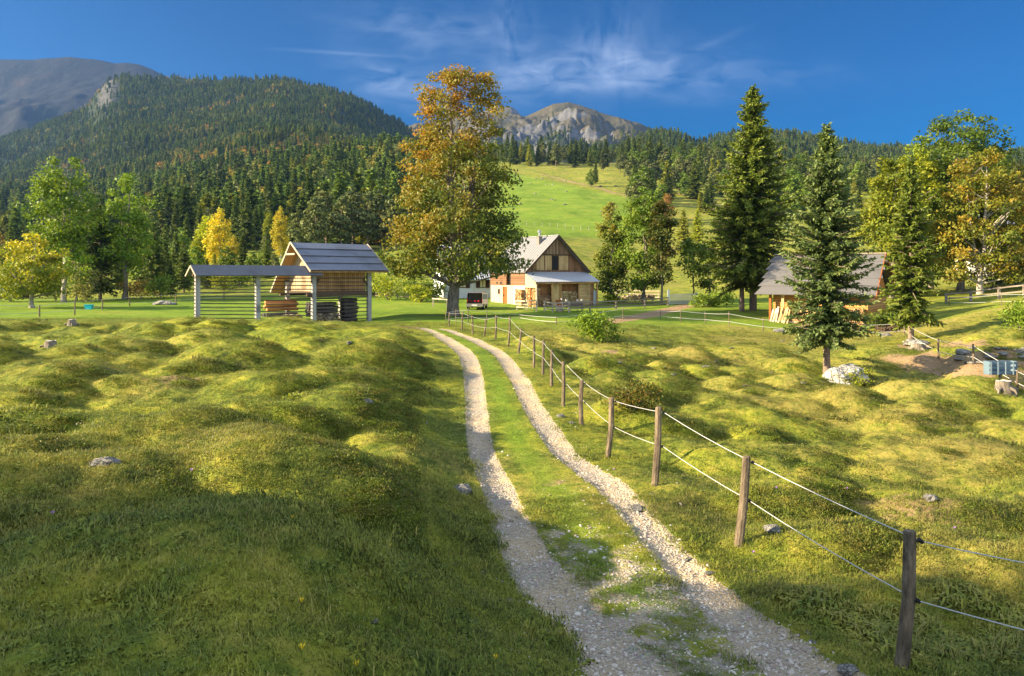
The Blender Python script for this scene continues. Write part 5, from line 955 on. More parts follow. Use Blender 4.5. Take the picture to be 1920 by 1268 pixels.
mb = MB(); mb.box(xa - .15, xb + .15, -.05, yE, fl - .16, fl - .003); mb.build('loft_floor', M_DARKB, hr)
mb = MB()
for y in (.05, v2): mb.box(sx[2] - .6, sx[3] + .6, y - .1, y + .1, fl - .40, fl - .165)
mb.build('floor_beam', M_DARKB, hr)
mb = MB()
for s, dx in ((sx[2], .9), (sx[3], -.9)): mb.beam((s, .02, fl + .2), (s + dx * .55, .02, fl + 1.0), .12, .12)
mb.beam((sx[3] - .05, .1, fl), (sx[3] - .05, .1, zF), .2, .2); mb.build('brace', M_DARKB, hr)
mb = MB(); mb.beam((sA - .02, yR - .75, zR - .95), (sA - .02, yR + .9, zR - .95), .08, .14); mb.build('tie_beam', M_EDGE, hr)
# timber stacked under the loft
rl = random.Random(9); LOGD = bark_mat('weathered log', (0.045, 0.04, 0.04), (0.17, 0.15, 0.145), 5); LOGO = wood_mat('fresh orange plank', (0.42, 0.18, 0.05), (0.62, 0.32, 0.11), 'z', .3, 0)
def log(x0, x1, y, z, r_, m, label, group, name='log', cat='log'):
    mb = MB(); mb.tube([(x0, y, z), ((x0 + x1) / 2, y, z + rl.uniform(-.01, .01)), (x1, y, z)], [r_, r_ * 1.03, r_ * .95], 8, jit=.05); o = mb.build(name, m, smooth=False); o.location = hl; o.rotation_euler = (0, 0, HA); tag(o, label, cat, group)
L3, L4 = sx[2], sx[3]; mid = L3 + (L4 - L3) * .62
for k in range(6):
    for j in range(2): log(mid + .15 + rl.uniform(-.08, .08), L4 - .55 + rl.uniform(-.1, .1), 1.0 + j * .5, lz(L4, 1) + .2 + k * .33, .165, LOGD, 'dark weathered log in the tall stack beside the right hayrack post', 'dark logs under the hayrack')
for k in range(4):
    for j in range(3): log(L3 + .5 + rl.uniform(-.1, .1), mid - .35 + rl.uniform(-.1, .1), 1.3 + j * .45, lz(L3 + 1, 1) + .55 + k * .30, .15, LOGD, 'grey log in the stack between the two hayrack post rows', 'grey logs under the hayrack')
for k in range(4): log(L3 - 2.6 + rl.uniform(-.1, .1), L3 + .2, 3.0 + .3 * (k % 2), lz(L3, 3) + 1.0 + k * .2, .14, LOGO, 'orange fresh cut beam under the hayrack loft', 'orange beams under the hayrack', 'beam', 'beam')
for k in range(3): log(L3 - 2.7 + rl.uniform(-.1, .1), L3 + .1, 2.9 + .3 * k, lz(L3, 3) + .55, .16, LOGD, 'dark bearer log under the orange beams', 'bearer logs under the hayrack')
firewood('firewood_pile', 'pale split firewood heaped behind the third hayrack post', None, L3 - 1.6, L3 + .1, lz(L3, 2) - .05, lz(L3, 2) + .6, 2.0, .5, 'x', 3, ((.8, .66, .36), (.7, .55, .28)), None, HA, hl, .09)
firewood('firewood_pile', 'pale log ends in the lower half of the grey stack under the loft', None, L3 + .6, mid - .2, lz(L3 + 1, 1) - .05, lz(L3 + 1, 1) + .62, .95, .4, 'x', 4, ((.35, .30, .26), (.6, .54, .45), (.16, .13, .12)), None, HA, hl, .085)

# ------------------------------------------------------------------ farmhouse
FA = R(33); fo = W(984, 572, 86); fo.z = gz(fo.x, fo.y) + .0; fh = thing('farmhouse', 'old farmhouse with pale metal roof, dark plank gable and firewood porch', 'house', fo, FA)
Wd, Ln = 8.3, 7.0; FZ = lambda row, d: EYE + (HZ - row) / F * d - fo.z
zE = FZ(511, 86.3); zA = FZ(441.5, 88.3); zS = FZ(535, 88); hx = Wd / 2
print('farm', fo, zE, zA, zS)
mb = MB(); mb.box(0, .5, 0, 2.2, -1.2, zS); mb.box(0, .5, 3.45, 3.5, -1.2, zS); mb.build('plaster_wall', M_PLASTER, fh)
mb = MB(); mb.box(0, .5, 3.5 + .95, Ln, -1.2, zS); mb.box(0.0, .5, 2.2, 3.45, -1.2, zS); mb.build('old_wall', M_OLDPL, fh)
mb = MB(); mb.box(.02, .5, 3.5, 4.45, 2.0, zS - .004); mb.build('door_head', M_OLDPL, fh)
mb = MB(); mb.box(.08, .16, 3.53, 4.42, -.1, 1.98); d_ = mb.build('door', M_DOOR, fh); mb = MB(); mb.box(.02, .08, 4.25, 4.32, .95, 1.1); mb.build('handle', M_BLACK, d_)
mb = MB(); mb.box(-.03, 0, 5.0, 5.45, 1.15, 1.75); w_ = mb.build('window', M_DOOR, fh); mb = MB(); mb.box(-.05, -.032, 5.06, 5.39, 1.21, 1.69); mb.build('pane', M_GLASS, w_)
mb = MB(); mb.box(-.05, .45, 0, 2.7, zS, zE - .05); mb.box(-.05, .45, 3.6, Ln, zS, zE - .05); mb.build('log_wall', M_LOGRED, fh)
mb = MB(); mb.box(.28, .45, 2.7, 3.6, zS, zE - .05); mb.build('hatch', M_BLACK, fh)
mb = MB()
for y in (4.6, 5.4): mb.box(-.065, -.052, y, y + .28, zS + .12, zS + .36)
mb.build('vent', M_BLACK, fh)
mb = MB(); mb.box(.5, Wd - .5, 0, .3, -1.2, zE - .3); mb.box(Wd - .5, Wd, 0, Ln, -1.2, zE - .1); mb.box(.5, Wd - .5, Ln - .4, Ln, -1.2, zE); mb.build('ground_floor', M_DARKW, fh)
sl2 = (zA - zE) / (hx + .3)
rzf = lambda x: zE + sl2 * (min(x, Wd - x) + .3)
zG = zE + .15
mb = MB(); mb.prism([(.05, .0, zE - .3), (Wd - .05, .0, zE - .3), (Wd - .05, .0, rzf(Wd - .05) - .12), (hx, .0, zA - .12), (.05, .0, rzf(.05) - .12)], (0, .12, 0)); mb.build('gable_wall', M_DARKW, fh)
mb = MB(); zt = zE + 1.95; x_ = hx - (zA - .2 - zt) / sl2; mb.prism([(x_ + .05, -.05, zt), (Wd - x_ - .05, -.05, zt), (hx, -.05, zA - .22)], (0, .048, 0)); mb.build('upper_boarding', wood_mat('grey brown boards', (0.15, 0.09, 0.05), (0.42, 0.28, 0.17), 'x', .22), fh)
mb = MB(); mb.box(x_ + .1, Wd - x_ - .1, -.09, -.052, zt - .06, zt + .05); mb.build('cornice_board', M_DARKB, fh)
for a_, b_ in ((1.53, 2.5), (2.66, 3.5), (4.55, 5.8)): mb = MB(); mb.box(a_, b_, -.035, -.003, zE + .25, zE + 1.85); mb.build('shutter_panel', M_GOLDB, fh)
mb = MB(); mb.box(3.62, 4.45, -.03, -.004, zE + .3, zE + 1.8); mb.build('loft_door', M_BLACK, fh)
y0r, y1r = -.55, 8.0
mb = MB(); roof_slab(mb, (-.32, y0r, zE), (-.32, y1r, zE), (hx, y1r, zA), (hx, y0r, zA), .07); roof_slab(mb, (Wd + .32, y0r, zE), (Wd + .32, y1r, zE), (hx, y1r, zA), (hx, y0r, zA), .07)
for k in range(1, 17): y = y0r + k * .5; mb.beam((-.32, y, zE + .012), (hx, y, zA + .012), .03, .03); mb.beam((Wd + .32, y, zE + .012), (hx, y, zA + .012), .03, .03)
rf = mb.build('roof', M_METAL, fh)
mb = MB(); mb.beam((hx, y0r, zA + .02), (hx, y1r, zA + .02), .22, .05); mb.build('ridge_cap', M_CORR, rf)
mb = MB(); mb.beam((-.32, y0r - .03, zE - .06), (hx, y0r - .03, zA - .06), .05, .18); mb.beam((Wd + .32, y0r - .03, zE - .06), (hx, y0r - .03, zA - .06), .05, .18); mb.build('barge_board', M_DARKB, rf)
cxh, cyh = 3.25, 1.9; mb = MB(); mb.box(cxh - .24, cxh + .24, cyh - .24, cyh + .24, rzf(cxh) - .5, zA - .12); mb.box(cxh - .3, cxh + .3, cyh - .3, cyh + .3, zA - .12, zA - .05); ch = mb.build('chimney', M_GREYBR, rf)
mb = MB(); mb.tube([(cxh, cyh, zA - .06), (cxh, cyh, zA + .6)], .11, 10); mb.tube([(cxh - .2, cyh, zA + .45), (cxh + .2, cyh, zA + .45)], .09, 8); mb.tube([(cxh, cyh, zA + .6), (cxh, cyh, zA + .65)], .16, 10); mb.build('flue_pipe', M_STEEL, ch)
# porch
zP0, zP1, yP = zE + .06, FZ(529, 83.4), -2.45
mb = MB(); nx_ = 120; xs_ = np.linspace(-.25, Wd + .1, nx_); top = []; 
for i, x in enumerate(xs_): zc = .035 * math.cos(2 * math.pi * x / .22); top += [(x, -.02, zP0 + zc), (x, yP, zP1 + zc)]
mb.add(top, [(2 * i, 2 * i + 1, 2 * i + 3, 2 * i + 2) for i in range(nx_ - 1)]); mb.add([(a, b_, c - .012) for a, b_, c in top], [(2 * i, 2 * i + 2, 2 * i + 3, 2 * i + 1) for i in range(nx_ - 1)])
pr = mb.build('porch_roof', M_CORR, fh)
mb = MB(); mb.beam((-.2, yP + .15, zP1 - .14), (Wd, yP + .15, zP1 - .14), .14, .16); mb.build('porch_beam', M_BOARD, fh)
yW = -2.1
mb = MB(); mb.box(.05, Wd - .05, yW + .5, yW + .56, -.6, zP1 - .05); mb.build('porch_back', M_BOARD, fh)
for a_, b_, m_ in ((2.05, 3.1, M_GOLDB), (5.7, 7.3, M_GOLDH)): mb = MB(); mb.box(a_, b_, yW, yW + .06, -.5, zP1 - .22); mb.build('porch_panel', m_, fh)
mb = MB(); mb.box(7.3, 7.7, yW, yW + .06, -.5, zP1 - .22); mb.build('porch_panel', M_DARKW, fh)
mb = MB(); mb.box(7.75, 8.15, yW + .02, yW + .08, -.3, 1.6); mb.build('cellar_door', plain_mat('pale blue grey paint', (0.36, 0.42, 0.46), .15, 3), fh)
for x in (.06, 2.0, 3.2, 5.6, 8.2): mb = MB(); mb.box(x - .08, x + .08, yW - .12, yW - .004, -.6, zP1 - .1); mb.build('porch_post', M_BOARD if x > .1 else M_RAIL, fh)
for a_, b_ in ((.15, 1.95), (3.25, 5.55)): mb = MB(); mb.box(a_, b_, yW + .44, yW + .497, 1.45 if a_ > 1 else 1.2, zP1 - .06); mb.build('porch_boarding', wood_mat('red brown boards', (0.24, 0.10, 0.035), (0.40, 0.20, 0.08), 'x', .17), fh)
mb = MB(); mb.prism([(-.02, -.05, zP0 - .1), (-.02, yW, zP1 - .02), (-.02, yW, 1.95), (-.02, -.05, 1.95)], (.04, 0, 0)); mb.build('porch_side', plain_mat('cream side panel', (0.46, 0.41, 0.25), .15, 2), fh)
mb = MB(); mb.box(-.06, .04, -1.15, -1.0, -.6, 1.95); mb.build('porch_post', M_DOOR, fh)
FW = dict(rz=FA, loc=fo)
firewood('firewood_stack', 'bright split firewood filling the sunny left side of the porch', None, -2.05, -.05, -.3, 1.9, .05, .6, 'y', 11, group='firewood around the farmhouse', **FW)
firewood('firewood_stack', 'split firewood piled against the white wall left of the porch', None, .05, 1.3, -.3, 1.75, -.42, .4, 'y', 12, group='firewood around the farmhouse', **FW)
firewood('firewood_stack', 'dark firewood stack in the leftmost bay of the porch front', None, .2, 1.9, -.4, 1.2, yW + .02, .4, 'x', 13, ((.42, .27, .17), (.58, .40, .25), (.28, .18, .13)), 'firewood around the farmhouse', **FW)
firewood('firewood_stack', 'wide firewood stack in the middle bay of the porch front', None, 3.3, 5.5, .25, 1.5, yW + .02, .4, 'x', 14, ((.60, .47, .26), (.42, .30, .16), (.75, .60, .36)), 'firewood around the farmhouse', **FW)

# ------------------------------------------------------------------ white house behind the maple
wo_ = W(832, 556, 97); wo_.z = gz(wo_.x, wo_.y) - .1; WA = R(16); wh = thing('white_house', 'low white house with striped metal roof half hidden by the maple', 'house', wo_, WA)
wl = along(922, wo_, Vector((math.cos(WA), math.sin(WA), 0))); wz = EYE + (HZ - 523) / F * 98 - wo_.z; wr = EYE + (HZ - 461) / F * 102 - wo_.z; wd_ = 7.0
mb = MB(); mb.box(0, wl, 0, .3, -.8, wz); mb.box(0, .3, .3, wd_, -.8, wz); mb.box(wl - .3, wl, .3, wd_, -.8, wz); mb.box(.3, wl - .3, wd_ - .3, wd_, -.8, wz); mb.build('wall', M_BLUEPL, wh)
mb = MB()
for x in (0, wl - .2): mb.prism([(x, .02, wz), (x, wd_ - .02, wz), (x, wd_ / 2, wr - .25)], (.2, 0, 0))
mb.build('gable', M_BLUEPL, wh)
mb = MB(); nx_ = 150; xs_ = np.linspace(-.3, wl + .15, nx_)
for ye, sg in ((-.5, 1), (wd_ + .5, -1)):
    top = []
    for x in xs_: zc = .05 * math.cos(2 * math.pi * x / .3); top += [(x, wd_ / 2, wr + zc), (x, ye, wz - .1 + zc)]
    mb.add(top, [(2 * i, 2 * i + 1, 2 * i + 3, 2 * i + 2) for i in range(nx_ - 1)])
mb.build('roof', M_CORR, wh)
for px in (905, 868): # windows with dark shutters
    s = along(px, wo_, Vector((math.cos(WA), math.sin(WA), 0))); zw = EYE + (HZ - 532) / F * 98.5 - wo_.z
    mb = MB(); mb.box(s - .42, s + .42, -.05, -.003, zw - .5, zw + .5); w_ = mb.build('window', M_SHUT, wh)
    mb = MB(); mb.box(s - .34, s - .04, -.07, -.052, zw - .42, zw + .42); mb.box(s + .04, s + .34, -.07, -.052, zw - .42, zw + .42); mb.build('pane', M_CURT, w_)
    for sg in (-1, 1): mb = MB(); mb.box(s + sg * .64 - .21, s + sg * .64 + .21, -.08, -.004, zw - .52, zw + .52); mb.build('shutter', M_SHUT, w_)
mb = MB(); s = along(886, wo_, Vector((math.cos(WA), math.sin(WA), 0))); mb.tube([(s, -.12, -.4), (s, -.12, wz - .1)], .06, 8); mb.build('drain_pipe', plain_mat('white pipe', (.8, .8, .8), .03, 2), wh)

# ------------------------------------------------------------------ shed on the right
SA = R(-36); so_ = W(1443, 604, 71); so_.z = gz(so_.x, so_.y) - .05; sh = thing('shed', 'timber shed with tall weathered shingle roof and orange gable behind the bushy spruce', 'shed', so_, SA)
su = Vector((math.cos(SA), math.sin(SA), 0)); slen = along(1634, so_, su); sze = EYE + (HZ - 551) / F * 70 - so_.z; szr = EYE + (HZ - 478) / F * 73 - so_.z; sdp = 7.4
print('shed', so_, slen, sze, szr)
mb = MB(); mb.box(.3, slen - .3, .1, .35, -.5, sze + .25); mb.box(.3, .55, .35, sdp, -.5, sze + .25); mb.box(slen - .55, slen - .3, .35, sdp, -.5, sze + .25); mb.box(.55, slen - .55, sdp - .3, sdp, -.5, sze + .25); mb.build('log_wall', M_ORANGE, sh)
mb = MB()
for x in (.3, slen - .42): mb.prism([(x, .1, sze + .25), (x, sdp, sze + .25), (x, sdp / 2, szr - .2)], (.12, 0, 0))
mb.build('gable', M_ORGX, sh)
mb = MB(); N = 5
for ye in (-1.1, sdp + 1.1):
    for k in range(N):
        a, b_ = k / N, min((k + 1) / N + .03, 1); g_ = lambda t: (ye + (sdp / 2 - ye) * t, sze - .1 + (szr - sze + .1) * t); y0, z0 = g_(a); y1, z1 = g_(b_)
        roof_slab(mb, (-1.0, y0, z0 + .06), (slen + .7, y0, z0 + .06), (slen + .35, y1, z1 + .015), (-.6 + .0 * k, y1, z1 + .015), .05)
mb.build('roof', M_SHED_ROOF, sh); mb = MB(); mb.beam((-.7, sdp / 2, szr + .05), (slen + .45, sdp / 2, szr + .05), .3, .07); mb.build('ridge_board', M_EDGE, sh)
mb = MB()
for ye in (-1.1, sdp + 1.1): mb.beam((slen + .6, ye, sze - .12), (slen + .38, sdp / 2, szr - .05), .06, .2)
mb.build('barge_board', M_DOOR, sh)
for x in (.1, 1.2): mb = MB(); mb.box(x, x + .2, -.5, -.3, -.6, sze + .1); mb.build('post', M_DOOR if x < 1 else M_GOLDB, sh)
mb = MB(); mb.box(slen - .29, slen - .24, 1.6, 4.8, sze - .3, sze + .9); mb.build('gable_hatch', M_DOOR, sh)
rp = random.Random(4)
for k in range(7):
    x = .35 + k * .24; mb = MB(); mb.beam((x, -.95 - .1 * (k % 2), -.2), (x + rp.uniform(.05, .3), -.35, 1.25 + rp.uniform(-.25, .45)), .16, .05); o = mb.build('plank', M_RAIL if k < 3 else M_GOLDB); o.location = so_; o.rotation_euler = (0, 0, SA)
    tag(o, ['pale grey plank leaning on the left end of the shed wall', 'honey coloured plank leaning on the left end of the shed wall'][k > 2], 'plank', ['grey planks leaning on the shed', 'honey planks leaning on the shed'][k > 2])
firewood('firewood_stack', 'split firewood along the shed wall behind the bushy spruce', None, 2.1, slen - .5, -.4, 1.3, -.45, .45, 'x', 21, ((.72, .52, .28), (.6, .40, .2), (.42, .27, .14)), None, SA, so_)
mb = MB(); p = G(1672, 622, 63); r = random.Random(3)
for k in range(40): q_ = Vector((r.gauss(0, .8), r.gauss(0, .35), abs(r.gauss(.15, .15)))); d_ = Vector((r.uniform(-1, 1), r.uniform(-1, 1), r.uniform(-.2, .5))) * .4; mb.tube([q_ - d_, q_ + d_], .05, 5)
tag(mb.build('brushwood_heap', M_DARKB, loc=p), 'brown heap of brushwood on the bank right of the shed', 'brushwood')

# ------------------------------------------------------------------ pale house far right, hut far left
po = W(1822, 520, 125); po.z = gz(po.x, po.y) - .3; PA = R(-12); ph = thing('pale_house', 'pale house with grey roof mostly hidden behind the right hand grove', 'house', po, PA); pl_ = 15.0; pz, prr = EYE + (HZ - 462) / F * 125 - po.z, EYE + (HZ - 402) / F * 129 - po.z
mb = MB(); mb.box(0, pl_, 0, .3, -2, pz); mb.box(0, .3, .3, 8, -2, pz); mb.box(pl_ - .3, pl_, .3, 8, -2, pz); mb.box(.3, pl_ - .3, 7.7, 8, -2, pz); mb.build('wall', M_PLASTER, ph)
mb = MB()
for x in (0, pl_ - .2): mb.prism([(x, .02, pz), (x, 7.98, pz), (x, 4, prr - .2)], (.2, 0, 0))
mb.build('gable', M_PLASTER, ph)
mb = MB()
for ye in (-.6, 8.6): roof_slab(mb, (-.4, ye, pz - .1), (pl_ + .4, ye, pz - .1), (pl_ + .4, 4, prr), (-.4, 4, prr), .1)
rf = mb.build('roof', M_SHINGLE, ph); mb = MB(); mb.box(6.6, 7.4, 3.0, 3.8, prr - 1.5, prr + .9); mb.build('chimney', plain_mat('red brick', (.42, .13, .06), .3, 6), rf)
for x in (1.2, 3.6, 6.0, 8.4): 
    mb = MB(); mb.box(x, x + 1.1, -.05, -.003, pz - 1.9, pz - .7); w_ = mb.build('window', M_SHUT, ph); mb = MB(); mb.box(x + .12, x + .98, -.07, -.052, pz - 1.8, pz - .8); mb.build('pane', M_GLASS, w_)
p = W(14, 566, 100); p.z = gz(p.x, p.y); hu_ = thing('hut', 'low hut with bluish roof in the shade under the golden tree', 'hut', p, R(10))
mb = MB(); mb.box(-1.6, 1.6, 0, 2.4, -.4, 1.0); mb.build('wall', M_DARKW, hu_); mb = MB()
for ye in (-.3, 2.7): roof_slab(mb, (-1.9, ye, .95), (1.9, ye, .95), (1.9, 1.2, 1.7), (-1.9, 1.2, 1.7), .06)
mb.build('roof', M_SHINGLE, hu_)
# ------------------------------------------------------------------ fences
def sag(a, b, s, n=5):
    a, b = Vector(a), Vector(b); return [a.lerp(b, t) - Vector((0, 0, s * 4 * t * (1 - t))) for t in np.linspace(0, 1, n)]
def rope_fence(name, label, posts, hts=(0.45, 0.9), r=0.045, rope_r=.012, near=0, bark=None, joins=None, cat='fence'):
    """posts: list of (base, top) points. Each post, each rope span a part."""
    t = thing(name, label, cat, posts[0][0]); o = Vector(posts[0][0])
    for i, (b, tp) in enumerate(posts):
        b, tp = Vector(b) - o, Vector(tp) - o; mb = MB(); k = random.uniform(-.03, .03)
        mb.tube([b - Vector((0, 0, .3)), b, b.lerp(tp, .5) + Vector((k, 0, 0)), tp - Vector((0, 0, .02)), tp], [r * 1.05, r * 1.05, r, r * .95, r * .8], 9 if i < near else 6, jit=.05)
        p = mb.build('post', bark or M_POST, t, smooth=False)
        if i < near:
            for h in hts:
                q = b.lerp(tp, h) + Vector((r, -r * .3, 0)); m2 = MB(); m2.tube([q, q + Vector((.05, -.01, 0))], .014, 6); m2.tube([q + Vector((.035, -.03, 0)), q + Vector((.035, .03, 0))], .02, 6); m2.build('insulator', M_BLACK, p)
    for i in range(len(posts) - 1):
        if joins and i not in joins: continue
        (b0, t0), (b1, t1) = posts[i], posts[i + 1]
        for h in hts:
            a = (Vector(b0).lerp(Vector(t0), h)) - o; c = (Vector(b1).lerp(Vector(t1), h)) - o; mb = MB()
            off = Vector((r + .035, -.02, 0)) if i < near else Vector((0, -r, 0)); mb.tube([q + off for q in sag(a, c, .005 * (c - a).length + random.uniform(0, .015))], rope_r, 5); mb.build('rope', M_ROPE, t)
    return t
def posts_px(L, lean=.0):
    out = []
    for (bx, by, tx, ty, d) in L:
        b = GD(bx, d); h = (by - ty) / F * d; out.append((b, b + Vector(((tx - bx) / F * d, random.uniform(-.03, .03), h))))
    return out
road = posts_px([(1690, 1240, 1703, 980, 6.9), (1385, 1035, 1400, 868, 10.3), (1228, 913, 1235, 766, 12.9), (1140, 860, 1147, 748, 16), (1090, 793, 1091, 710, 20), (1056, 763, 1056, 680, 22.2), (1034, 727, 1035, 658, 25.5), (1018, 703, 1019, 638, 28), (1001, 690, 1001, 630, 30.5),
                 (972, 668, 977, 622, 35.5), (953, 648, 956, 593, 40), (929, 637, 930, 592, 43.5), (908, 634, 911, 599, 46.5), (886, 630, 885, 594, 49.5), (866, 619, 868, 584, 53), (842, 617, 843, 590, 57)])
# the rope leaves the picture at the right: one more post just outside it
b_ = GD(2080, 5.6); road.insert(0, (b_, b_ + Vector((0.02, 0, 1.2))))
rope_fence('rope_fence', 'long rope fence of rough round posts running beside the gravel path', road, (.50, .93), .056, .005, 6)
yd = posts_px([(836, 614, 836, 588, 60), (855, 612, 855, 586, 62), (878, 613, 878, 585, 62), (913, 613, 913, 589, 63), (975, 602, 975, 591, 66), (1043, 617, 1043, 600, 60), (1168, 606, 1168, 581, 66), (1238, 594, 1238, 577, 70), (1276, 607, 1276, 581, 67), (1322, 608, 1322, 585, 66.5), (1367, 613, 1367, 584, 64.5), (1431, 621, 1431, 594, 63), (1530, 622, 1530, 596, 62)])
rope_fence('rope_fence', 'thin white rope fence along the lawn below the farmhouse and shed', yd, (.35, .85), .035, .013)
rg = posts_px([(1620, 630, 1620, 604, 60), (1696, 616, 1696, 591, 59), (1760, 682, 1760, 644, 43), (1825, 700, 1825, 662, 39.5), (1908, 742, 1908, 703, 35), (1990, 775, 1990, 735, 31)])
rope_fence('rope_fence', 'white rope fence dropping past the bare earth to the blue box', rg, (.35, .9), .05, .013, 0, M_POST)
rope_fence('rope_fence', 'white rope fence high on the right bank below the grove', posts_px([(1780, 565, 1780, 548, 80), (1878, 580, 1878, 557, 68), (1990, 585, 1990, 562, 64)]), (.35, .9), .035, .014)
rope_fence('rope_fence', 'rope fence at the left edge of the meadow with a turquoise tub', posts_px([(-30, 600, -30, 572, 62), (74, 594, 74, 572, 65), (140, 591, 140, 565, 67), (192, 581, 192, 561, 77), (243, 575, 243, 557, 85), (330, 572, 330, 555, 90), (420, 570, 420, 555, 95)]), (.35, .95), .06, .014)
def rail_fence(name, label, posts, fr=(.3, .62, .95), m=None, pr=.07, rh=.12):
    t = thing(name, label, 'fence', posts[0][0]); o = Vector(posts[0][0])
    for b, tp in posts: mb = MB(); mb.beam(Vector(b) - o - Vector((0, 0, .3)), Vector(tp) - o, pr * 2, pr * 2); mb.build('post', m or M_RAIL, t)
    for (b0, t0), (b1, t1) in zip(posts, posts[1:]):
        for f in fr: mb = MB(); a, c = Vector(b0).lerp(Vector(t0), f) - o, Vector(b1).lerp(Vector(t1), f + random.uniform(-.04, .04)) - o; off = Vector((0, -pr - .022, 0)); e = (c - a).normalized() * .12; mb.beam(a + off - e, c + off + e, .04, rh); mb.build('rail', m or M_RAIL, t)
    return t
def pp(L): return [(GD(x, d), GD(x, d) + Vector((0, 0, h))) for x, d, h in L]
rail_fence('rail_fence', 'pale plank fence in front of the sunny firewood stack', pp([(969, 80.5, .95), (987, 79.5, 1.0), (1006, 78, 1.15)]))
rail_fence('rail_fence', 'pale plank fence before the middle of the porch', pp([(1021, 78, 1.05), (1036, 77.5, .9), (1067, 77, 1.1)]))
rail_fence('rail_fence', 'grey plank fence running from the porch to the metal gate', pp([(1068, 77.6, 1.05), (1106, 80, .95), (1155, 82, .95), (1209, 85, .9), (1252, 88, .95)]), m=M_DRAIL)
rail_fence('rail_fence', 'weathered pole fence behind the slim trees left of the gate', pp([(1155, 104, 1.2), (1178, 104, 1.2), (1205, 103, 1.2), (1235, 102, 1.2)]), m=M_RAIL)
rail_fence('rail_fence', 'grey rail fence on the bank in front of the right hand grove', pp([(1774, 84, 1.1), (1820, 82, 1.1), (1873, 80, 1.25), (1920, 78, 1.25), (1980, 77, 1.2)]), (.45, .9), M_DRAIL, .1, .14)
rail_fence('rail_fence', 'low pale rail beside the big maple trunk', pp([(812, 84, .9), (838, 83, .9)]), (.95,))
rail_fence('rail_fence', 'dark pole fence across the back of the yard left of the maple', pp([(705, 93, .8), (745, 92, .8), (785, 91, .8), (820, 90, .8)]), (.55, .95), M_DRAIL, .05, .08)
pf = thing('pasture_fence', 'line of pale stakes along the foot of the bright pasture', 'fence', GD(940, 290)); o = pf.location
for i in range(15):
    px = 944 + i * 14.5; p = G(px, 421 + i * .9 + (8 if i > 8 else 0) * .3) - o; mb = MB(); mb.beam(p - Vector((0, 0, .3)), p + Vector((random.uniform(-.1, .1), 0, 1.5)), .16, .16); mb.build('post', M_RAIL, pf)
# metal gate
M_GATE = plain_mat('galvanised grey', (0.55, 0.57, 0.60), .12, 4, .5, .0)
ga, gb = GD(1256, 89), GD(1304, 90.5); gt = thing('metal_gate', 'grey barred metal gate across the dirt track', 'gate', ga); v = gb - ga; mb = MB()
for z in (.15, 1.15): mb.beam((0, 0, z), v + Vector((0, 0, z)), .06, .08)
mb.build('frame', M_GATE, gt); mb = MB()
for i in range(26): q = v * (i / 25); mb.beam(q + Vector((0, -.04, .1)), q + Vector((0, -.04, 1.2)), .05, .05)
mb.build('bars', M_GATE, gt)
for q, h in ((Vector((-.15, 0, 0)), 1.75), (v + Vector((.15, 0, 0)), 1.3)): mb = MB(); mb.beam(q - Vector((0, 0, .3)), q + Vector((0, 0, h)), .2, .2); mb.build('post', plain_mat('blue grey paint', (.30, .38, .42), .15, 4), gt)

# ------------------------------------------------------------------ rocks, stumps
def rock(label, loc, size, seed, name='rock', cat='rock', group=None, m=None, sub=3, rough=.32, sink=.42):
    me = stone_mesh(seed, sub, rough, m or M_ROCK); me.polygons.foreach_set('use_smooth', [False] * len(me.polygons)); o = link(name, me); o.location = Vector(loc) + Vector((0, 0, size[2] * (.6 - sink))); o.scale = size; o.rotation_euler = (0, 0, seed * 1.7); return tag(o, label, cat, group)
rock('big rounded white boulder beside the bare spruce trunk', GD(1588, 39.4), (.82, .75, 1.05), 501, 'boulder', 'boulder', m=rock_mat('white limestone', (0.16, 0.155, 0.14), (0.46, 0.45, 0.42), (0.66, 0.65, 0.61), 2.2), sub=4, rough=.38, sink=.1)
for px, row, s, lab in [(868, 925, .26, 'white stone at the end of the mound beside the path'), (196, 876, .2, 'long pale stone in the sunlit hollow on the left'), (688, 760, .24, 'upright pale stone on the dark side of the big mound'), (1190, 958, .2, 'brownish stone at the right edge of the path in the half shade'), (1222, 930, .09, 'small white stone behind the right wheel track below the third post'), (1052, 783, .2, 'flat pale stone left of the fence beside the path'), (1072, 795, .12, 'round grey stone at the foot of a fence post'),
                       (1450, 998, .22, 'half buried pale stone between the first two fence posts'), (1745, 940, .17, 'pale stone lump in the bare patch behind the near fence'), (335, 635, .0, ''), (1325, 690, .22, 'pale stone on the grassy slope under the dirt track'), (730, 655, .0, ''), (1300, 848, 0, ''), (1460, 585, .3, 'white stone on the slope left of the spruce crown'), (655, 648, .2, 'thin pale stone near the top of the mound field')]:
    if s: p = G(px, row); rock(lab, p, (s * .75, s * .55, s * .55), int(px))
for px, d, s, lab in [(305, 88, .75, 'grey rock on the heap left of the hayrack'), (318, 87.5, .5, 'smaller pale rock right of the grey rock on the heap'), (1718, 52.5, .7, 'pale rock at the foot of the dark spruce with short trunk'), (1660, 60, .4, 'white rock left of the brushwood heap'), (1462, 64, .45, 'white round rock at the left side of the bushy spruce')]:
    rock(lab, GD(px, d), (s * 1.2, s, s * .8), int(px))
r = random.Random(8)
for k in range(16): p = G(r.uniform(1790, 1925), r.uniform(655, 685)); s = r.uniform(.15, .35); rock('white limestone lump strewn over the bare earth at the right', p, (s * 1.4, s, s * .7), 600 + k, group='stones on the bare earth', sub=2)
for k in range(22): p = G(r.uniform(955, 1160), r.uniform(335, 405)); s = r.uniform(.5, 1.1); rock('white rock dotting the bright pasture', p, (s * 1.2, s, s * .8), 640 + k, group='rocks on the pasture', sub=1)
